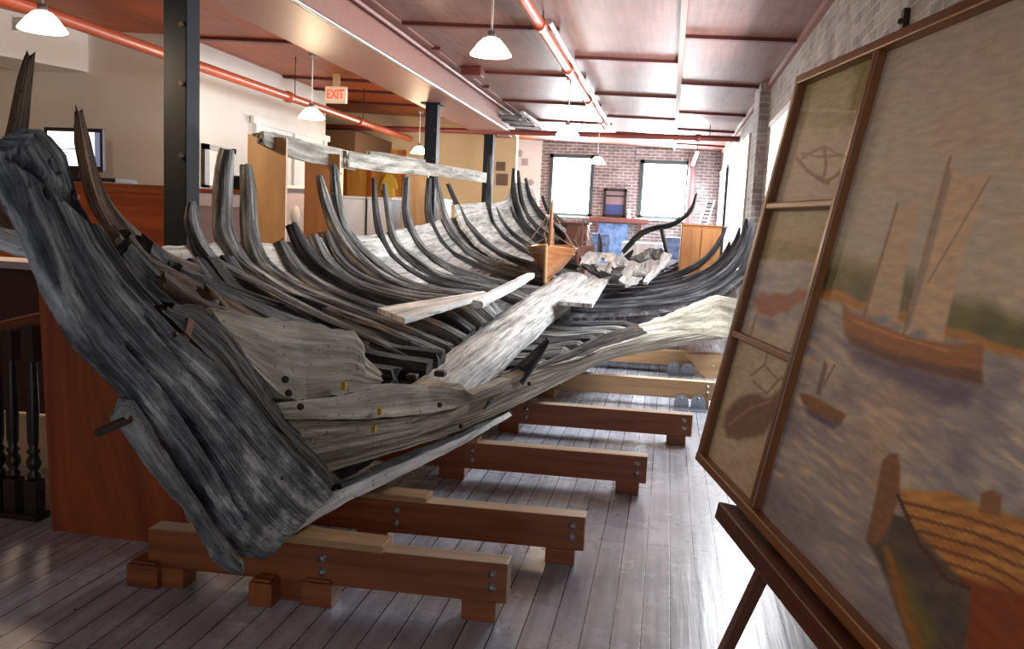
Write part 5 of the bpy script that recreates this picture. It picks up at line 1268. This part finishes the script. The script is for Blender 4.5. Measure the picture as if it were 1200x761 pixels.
def main_col(x, y):
    jx = x+nz(x, y, .06, 1)*5; jy = y+nz(x, y, .06, 2)*5
    hl = 350+(x-985)*.315               # shoreline
    sky = mixc((176, 168, 150), (188, 172, 146), (x-1000)/200); sky = mixc(sky, (196, 160, 122), .55*max(0, nz(x*.6+y*.5, y-x*.45, .018, 3)+.1)); sky = mixc(sky, (146, 144, 140), max(0, .5-y/260)*.8)
    col = sky
    bank = mixc((112, 104, 62), (86, 84, 56), .5+nz(x, y, .05, 4)); bt_ = hl-58+nz(x, 0, .03, 5)*14
    if jy > bt_: col = mixc(col, bank, (jy-bt_)/26)
    if jy > hl-9: col = mixc(col, (176, 118, 56), min(1, (jy-hl+9)/5))
    if jy > hl+2:
        a = x*.82+y*.57; b = -x*.57+y*.82
        w1 = nz(a*.35, b*1.5, .07, 6); w2 = nz(a*.3, b*1.2, .13, 7); w3 = nz(a, b, .02, 8)
        wat = mixc((180, 168, 152), (150, 138, 132), .5+w1*1.1); wat = mixc(wat, (210, 186, 150), max(0, w2*1.5)); wat = mixc(wat, (128, 116, 116), max(0, w3*1.0)); wat = mixc(wat, (112, 104, 106), max(0, (y-520)/520)); wat = mixc(wat, (196, 158, 116), max(0, .45-abs(x-1040+(y-480)*.2)/160)*max(0, 1-abs(y-500)/150))
        col = mixc(col, wat, (jy-hl-2)/8)
    # reflections and schooner
    col = layer(col, jx, jy, [(992, 402), (1060, 424), (1145, 455), (1130, 480), (1060, 452), (1000, 425)], (110, 92, 104), 8)
    col = layer(col, x, jy, [(1050, 242), (1080, 240), (1064, 300), (1052, 378), (1013, 366), (1032, 300)], (190, 160, 126), 2)
    col = layer(col, x, jy, [(1110, 192), (1122, 206), (1162, 206), (1128, 300), (1104, 404), (1060, 388), (1082, 300)], (198, 166, 128), 2)
    col = layer(col, x, y, [(1110, 192), (1116, 204), (1085, 320), (1064, 388), (1060, 388), (1082, 296)], (150, 128, 112), 2)
    col = line(col, x, y, [(1114, 184), (1056, 402)], 3, (150, 122, 94), .7); col = line(col, x, y, [(1052, 238), (1012, 372)], 2.6, (140, 110, 84), .7); col = line(col, x, y, [(1160, 208), (1088, 330)], 2.2, (156, 128, 100), .6)
    col = layer(col, x, y, [(987, 356), (1000, 368), (1060, 392), (1110, 404), (1152, 402), (1151, 452), (1144, 440), (1100, 432), (1040, 416), (1004, 402), (989, 388)], (156, 98, 58), 2.5)
    col = layer(col, x, y, [(990, 390), (1040, 412), (1110, 430), (1150, 434), (1152, 452), (1100, 440), (1030, 420), (996, 402)], (104, 70, 58), 3)
    col = line(col, x, y, [(1000, 376), (1060, 398), (1110, 412)], 2, (190, 128, 70))
    for (a, b, r_, cc) in ((1035, 374, 12, (128, 128, 136)), (1076, 392, 14, (124, 122, 130)), (1122, 396, 12, (150, 112, 84))):
        d = math.hypot((x-a), (y-b)*1.6); col = mixc(col, cc, (1-d/r_)*1.2) if d < r_ else col
    # rowing boat
    col = layer(col, x, y, [(937, 460), (952, 464), (992, 486), (985, 498), (955, 484), (940, 472)], (132, 92, 52), 2)
    col = layer(col, x, y, [(942, 476), (984, 498), (976, 503), (948, 488)], (96, 82, 92), 2.5)
    col = layer(col, x, y, [(966, 422), (970, 428), (961, 464), (956, 462)], (122, 96, 84), 1.5); col = line(col, x, y, [(978, 428), (960, 462)], 1.2, (140, 110, 90))
    # foreground boat
    if y > 520:
        col = layer(col, x, y, [(1048, 574), (1110, 576), (1150, 592), (1240, 622), (1260, 800), (1150, 800), (1110, 690), (1072, 632)], mixc((172, 112, 58), (196, 140, 74), .5+nz(x, y*4, .03, 9)), 3)
        for k in range(6): col = line(col, x, y, [(1054+k*11, 588+k*17), (1130+k*8, 606+k*18), (1230, 640+k*20)], 3.2, (112, 66, 38), .6) if inpoly(x, y, [(1048, 574), (1110, 576), (1240, 622), (1260, 800), (1150, 800), (1072, 632)]) else col
        col = layer(col, x, y, [(1110, 672), (1150, 684), (1240, 700), (1260, 800), (1140, 800)], (134, 66, 36), 6)
        col = layer(col, x, y, [(1015, 634), (1030, 580), (1042, 600), (1060, 606), (1100, 652), (1136, 690), (1136, 720), (1128, 800), (1082, 800), (1046, 700), (1030, 660)], mixc((104, 84, 68), (80, 70, 62), .5+nz(x, y, .04, 10)), 3)
        col = layer(col, x, y, [(1034, 640), (1042, 640), (1066, 700), (1100, 800), (1082, 800), (1050, 705)], (150, 96, 48), 3)
        col = layer(col, x, y, [(1016, 634), (1034, 540), (1042, 532), (1052, 532), (1055, 545), (1054, 580), (1042, 620), (1026, 640)], (138, 94, 62), 2)
        col = line(col, x, y, [(1052, 580), (1076, 636), (1110, 680), (1136, 690)], 3.5, (88, 56, 38))
        col = layer(col, x, y, [(1147, 600), (1150, 578), (1164, 574), (1174, 582), (1172, 606)], (140, 96, 64), 2)
        col = layer(col, x, y, [(1055, 660), (1075, 700), (1100, 740), (1090, 770), (1066, 720)], (112, 100, 52), 8)
    return col
def lift(f, k=1.2):
    return lambda x, y: tuple(v*k for v in f(x, y))
def side1(x, y):
    col = mixc((150, 142, 108), (168, 158, 138), (y-90)/150); col = mixc(col, (116, 110, 70), .5*max(0, nz(x, y, .035, 11)+.2))
    fr = [(1006, 72), (1030, 70), (1020, 105), (1010, 130), (992, 140), (1000, 105)]; col = layer(col, x+nz(x, y, .2, 1)*6, y+nz(x, y, .2, 2)*6, fr, (112, 112, 58), 6)
    col = line(col, x, y, [(1014, 80), (1002, 112), (996, 140)], 2, (110, 88, 60))
    yb = 128+(x-950)*.03
    col = mixc(col, (182, 172, 148), max(0, 1-abs(y-yb-2)/3)); 
    if y > yb+2: col = mixc(col, (140, 128, 104), max(0, 1-(y-yb)/26)*.8)
    if y > yb+22: col = mixc(col, (172, 160, 142), .6+.4*nz(x, y, .05, 12))
    bc = (122, 96, 76)
    col = line(col, x, y, [(934, 186), (946, 200), (954, 206), (966, 214), (980, 206), (986, 200)], 3, bc); col = line(col, x, y, [(940, 180), (962, 184), (988, 182)], 1.5, bc, .7)
    col = line(col, x, y, [(966, 172), (968, 192), (966, 206)], 2.5, bc); col = line(col, x, y, [(966, 172), (948, 180), (940, 186)], 2, (128, 108, 92)); col = line(col, x, y, [(968, 172), (986, 184)], 1.5, bc, .7)
    col = line(col, x, y, [(958, 208), (970, 214)], 5, (108, 86, 72), .8)
    return col
def side2(x, y):
    col = mixc((156, 148, 120), (150, 136, 100), (y-250)/40); col = mixc(col, (110, 98, 58), max(0, 1-abs(y-292-(x-900)*.05)/14)*.6+.3*nz(x, y, .05, 13))
    if y > 304+(x-900)*.06: col = mixc((164, 158, 148), (136, 130, 132), .5+nz(x*.4, y*1.8, .06, 14)); col = mixc(col, (176, 164, 140), max(0, (y-360)/50))
    col = layer(col, x, y+nz(x, y, .1, 3)*4, [(884, 352), (892, 344), (920, 345), (955, 336), (972, 330), (966, 345), (940, 352), (920, 366), (900, 371), (888, 366)], (140, 86, 66), 3)
    col = layer(col, x, y, [(886, 372), (904, 374), (912, 384), (898, 386)], (120, 108, 116), 4); col = line(col, x, y, [(880, 392), (886, 370)], 1.5, (128, 112, 110))
    return col
def side3(x, y):
    col = mixc((160, 148, 118), (172, 156, 128), (y-400)/170); col = mixc(col, (140, 122, 90), .4*max(0, nz(x, y, .05, 15)+.2))
    ln = (120, 104, 84); col = line(col, x, y, [(880, 440), (896, 428), (912, 446), (898, 462), (882, 446)], 1.6, ln); col = line(col, x, y, [(896, 428), (900, 412)], 1.4, ln); col = line(col, x, y, [(912, 446), (922, 440)], 1.4, ln)
    col = layer(col, x, y+nz(x, y, .12, 4)*4, [(848, 500), (852, 480), (866, 466), (884, 460), (900, 468), (918, 452), (926, 456), (912, 486), (896, 508), (866, 516), (852, 510)], (106, 78, 64), 3)
    col = line(col, x, y, [(854, 498), (880, 478), (904, 470)], 2, (136, 104, 82), .7)
    return col
GAIN = 1.65
def canvas(s0, s1, t0, t1, fn, nx, ny, name):
    m = MB(); vs = []; uvv = []; cols = []
    for i in range(nx+1):
        for j in range(ny+1):
            s = s0+(s1-s0)*i/nx; t = t0+(t1-t0)*j/ny; q = pp(s, t, -.012); vs.append(q); uvv.append((s, t))
            x, y = proj(q) if True else (0, 0)
            c = fn(x, y); cc_ = s2l(*[max(4, min(250, k)) for k in c]); cols.append((min(1, cc_[0]*GAIN*.97), min(1, cc_[1]*GAIN), min(1, cc_[2]*GAIN*1.08)))
    fs = []; uvs = []
    for i in range(nx):
        for j in range(ny):
            f = (i*(ny+1)+j, (i+1)*(ny+1)+j, (i+1)*(ny+1)+j+1, i*(ny+1)+j+1); fs.append(f); uvs.append([uvv[k] for k in f])
    n = len(vs); th = [v-nS*.006 for v in vs]
    m.add(vs, fs, uvs); 
    cor_ = [0, nx*(ny+1), nx*(ny+1)+ny, ny]; c4 = [th[k] for k in cor_]; m.add(c4, [(3, 2, 1, 0)])
    o = m.build(name, MC, pt); ca = o.data.color_attributes.new('paint', 'FLOAT_COLOR', 'POINT')
    for i, c in enumerate(cols): ca.data[i].color = (c[0], c[1], c[2], 1)
    return o
sV = 1.55
canvas(sb+.014, LP-.25, fw*.9, HP-fw*.9, main_col, 340, 270, 'main_canvas')
canvas(LP-.25, LP-fw, fw*.9, HP-fw*.9, main_col, 20, 60, 'main_canvas')
canvas(fw*.9, sb-.014, t1_+.01, HP-fw*.9, lift(side1, 1.1), 50, 80, 'side_canvas')
canvas(fw*.9, sb-.014, t2_+.01, t1_-.01, lift(side2, 1.1), 50, 80, 'side_canvas')
canvas(fw*.9, sb-.014, fw*.9, t2_-.01, lift(side3, 1.1), 50, 80, 'side_canvas')
# easel
ea = thing('easel', 'dark wooden easel carrying the large schooner painting', 'easel', pp(.6, 0)-V((0, 0, .75)))
s0, _ = st(862, 596)
a = pp(s0, -.035, .0); b = pp(LP-.1, -.035, .0)
up_ = uS; m = MB(); sd = .032
m.hexa([p+u*k_+nS*o for k_ in (0,) for p, u, o in ()] or [a-uS*.03-nS*.03, b-uS*.03-nS*.03, b-uS*.03+nS*.06, a-uS*.03+nS*.06, a+uS*.025-nS*.03, b+uS*.025-nS*.03, b+uS*.025+nS*.06, a+uS*.025+nS*.06]); m.build('ledge', 'easel_wood', ea, .005)
fp = atz(826, 812, 0); lt = pp(st(888, 632)[0], -.03, .0)
def legbar(p, q, name='leg'):
    m = MB(); m.bar(p, q, .045, .035, nS); m.build(name, 'easel_wood', ea, .004)
legbar(fp, pp(st(888, 632)[0]+.02, .0, -.055)); topp = pp(st(888, 632)[0]+.3, HP*.9, -.07); legbar(pp(st(888, 632)[0]+.02, .0, -.055), topp, 'mast')
sr = 1.15; q = pp(sr, -.06, -.055); legbar(V((q.x-.12, q.y-.1, 0)), q); legbar(q, pp(sr-.3, HP*.9, -.07), 'mast')
rb = pp(.75, HP*.8, -.09); legbar(rb, V((rb.x+.12, rb.y, 0)), 'rear_leg')
m = MB(); m.bar(pp(.3, HP*.8, -.075), pp(1.1, HP*.8, -.075), .05, .02, nS); m.build('cross_bar', 'easel_wood', ea)
# ------------------------------------------------------------------ light
sc_ = bpy.context.scene
w = bpy.data.worlds.new('world'); sc_.world = w; w.use_nodes = True
bg = w.node_tree.nodes['Background']; bg.inputs[0].default_value = (.72, .85, 1, 1); bg.inputs[1].default_value = 1.35
for w_ in wins:
    area('window_daylight', ((w_[0]+w_[1])/2, YF-.06, (w_[2]+w_[3])/2), ((w_[0]+w_[1])/2, YF-5, 1.2), w_[1]-w_[0], w_[3]-w_[2], 260, (.9, .95, 1))
sc_.view_settings.view_transform = 'Standard'; sc_.view_settings.look = 'None'; sc_.view_settings.gamma = 1; sc_.view_settings.exposure = 0.5
sc_.view_settings.use_curve_mapping = False
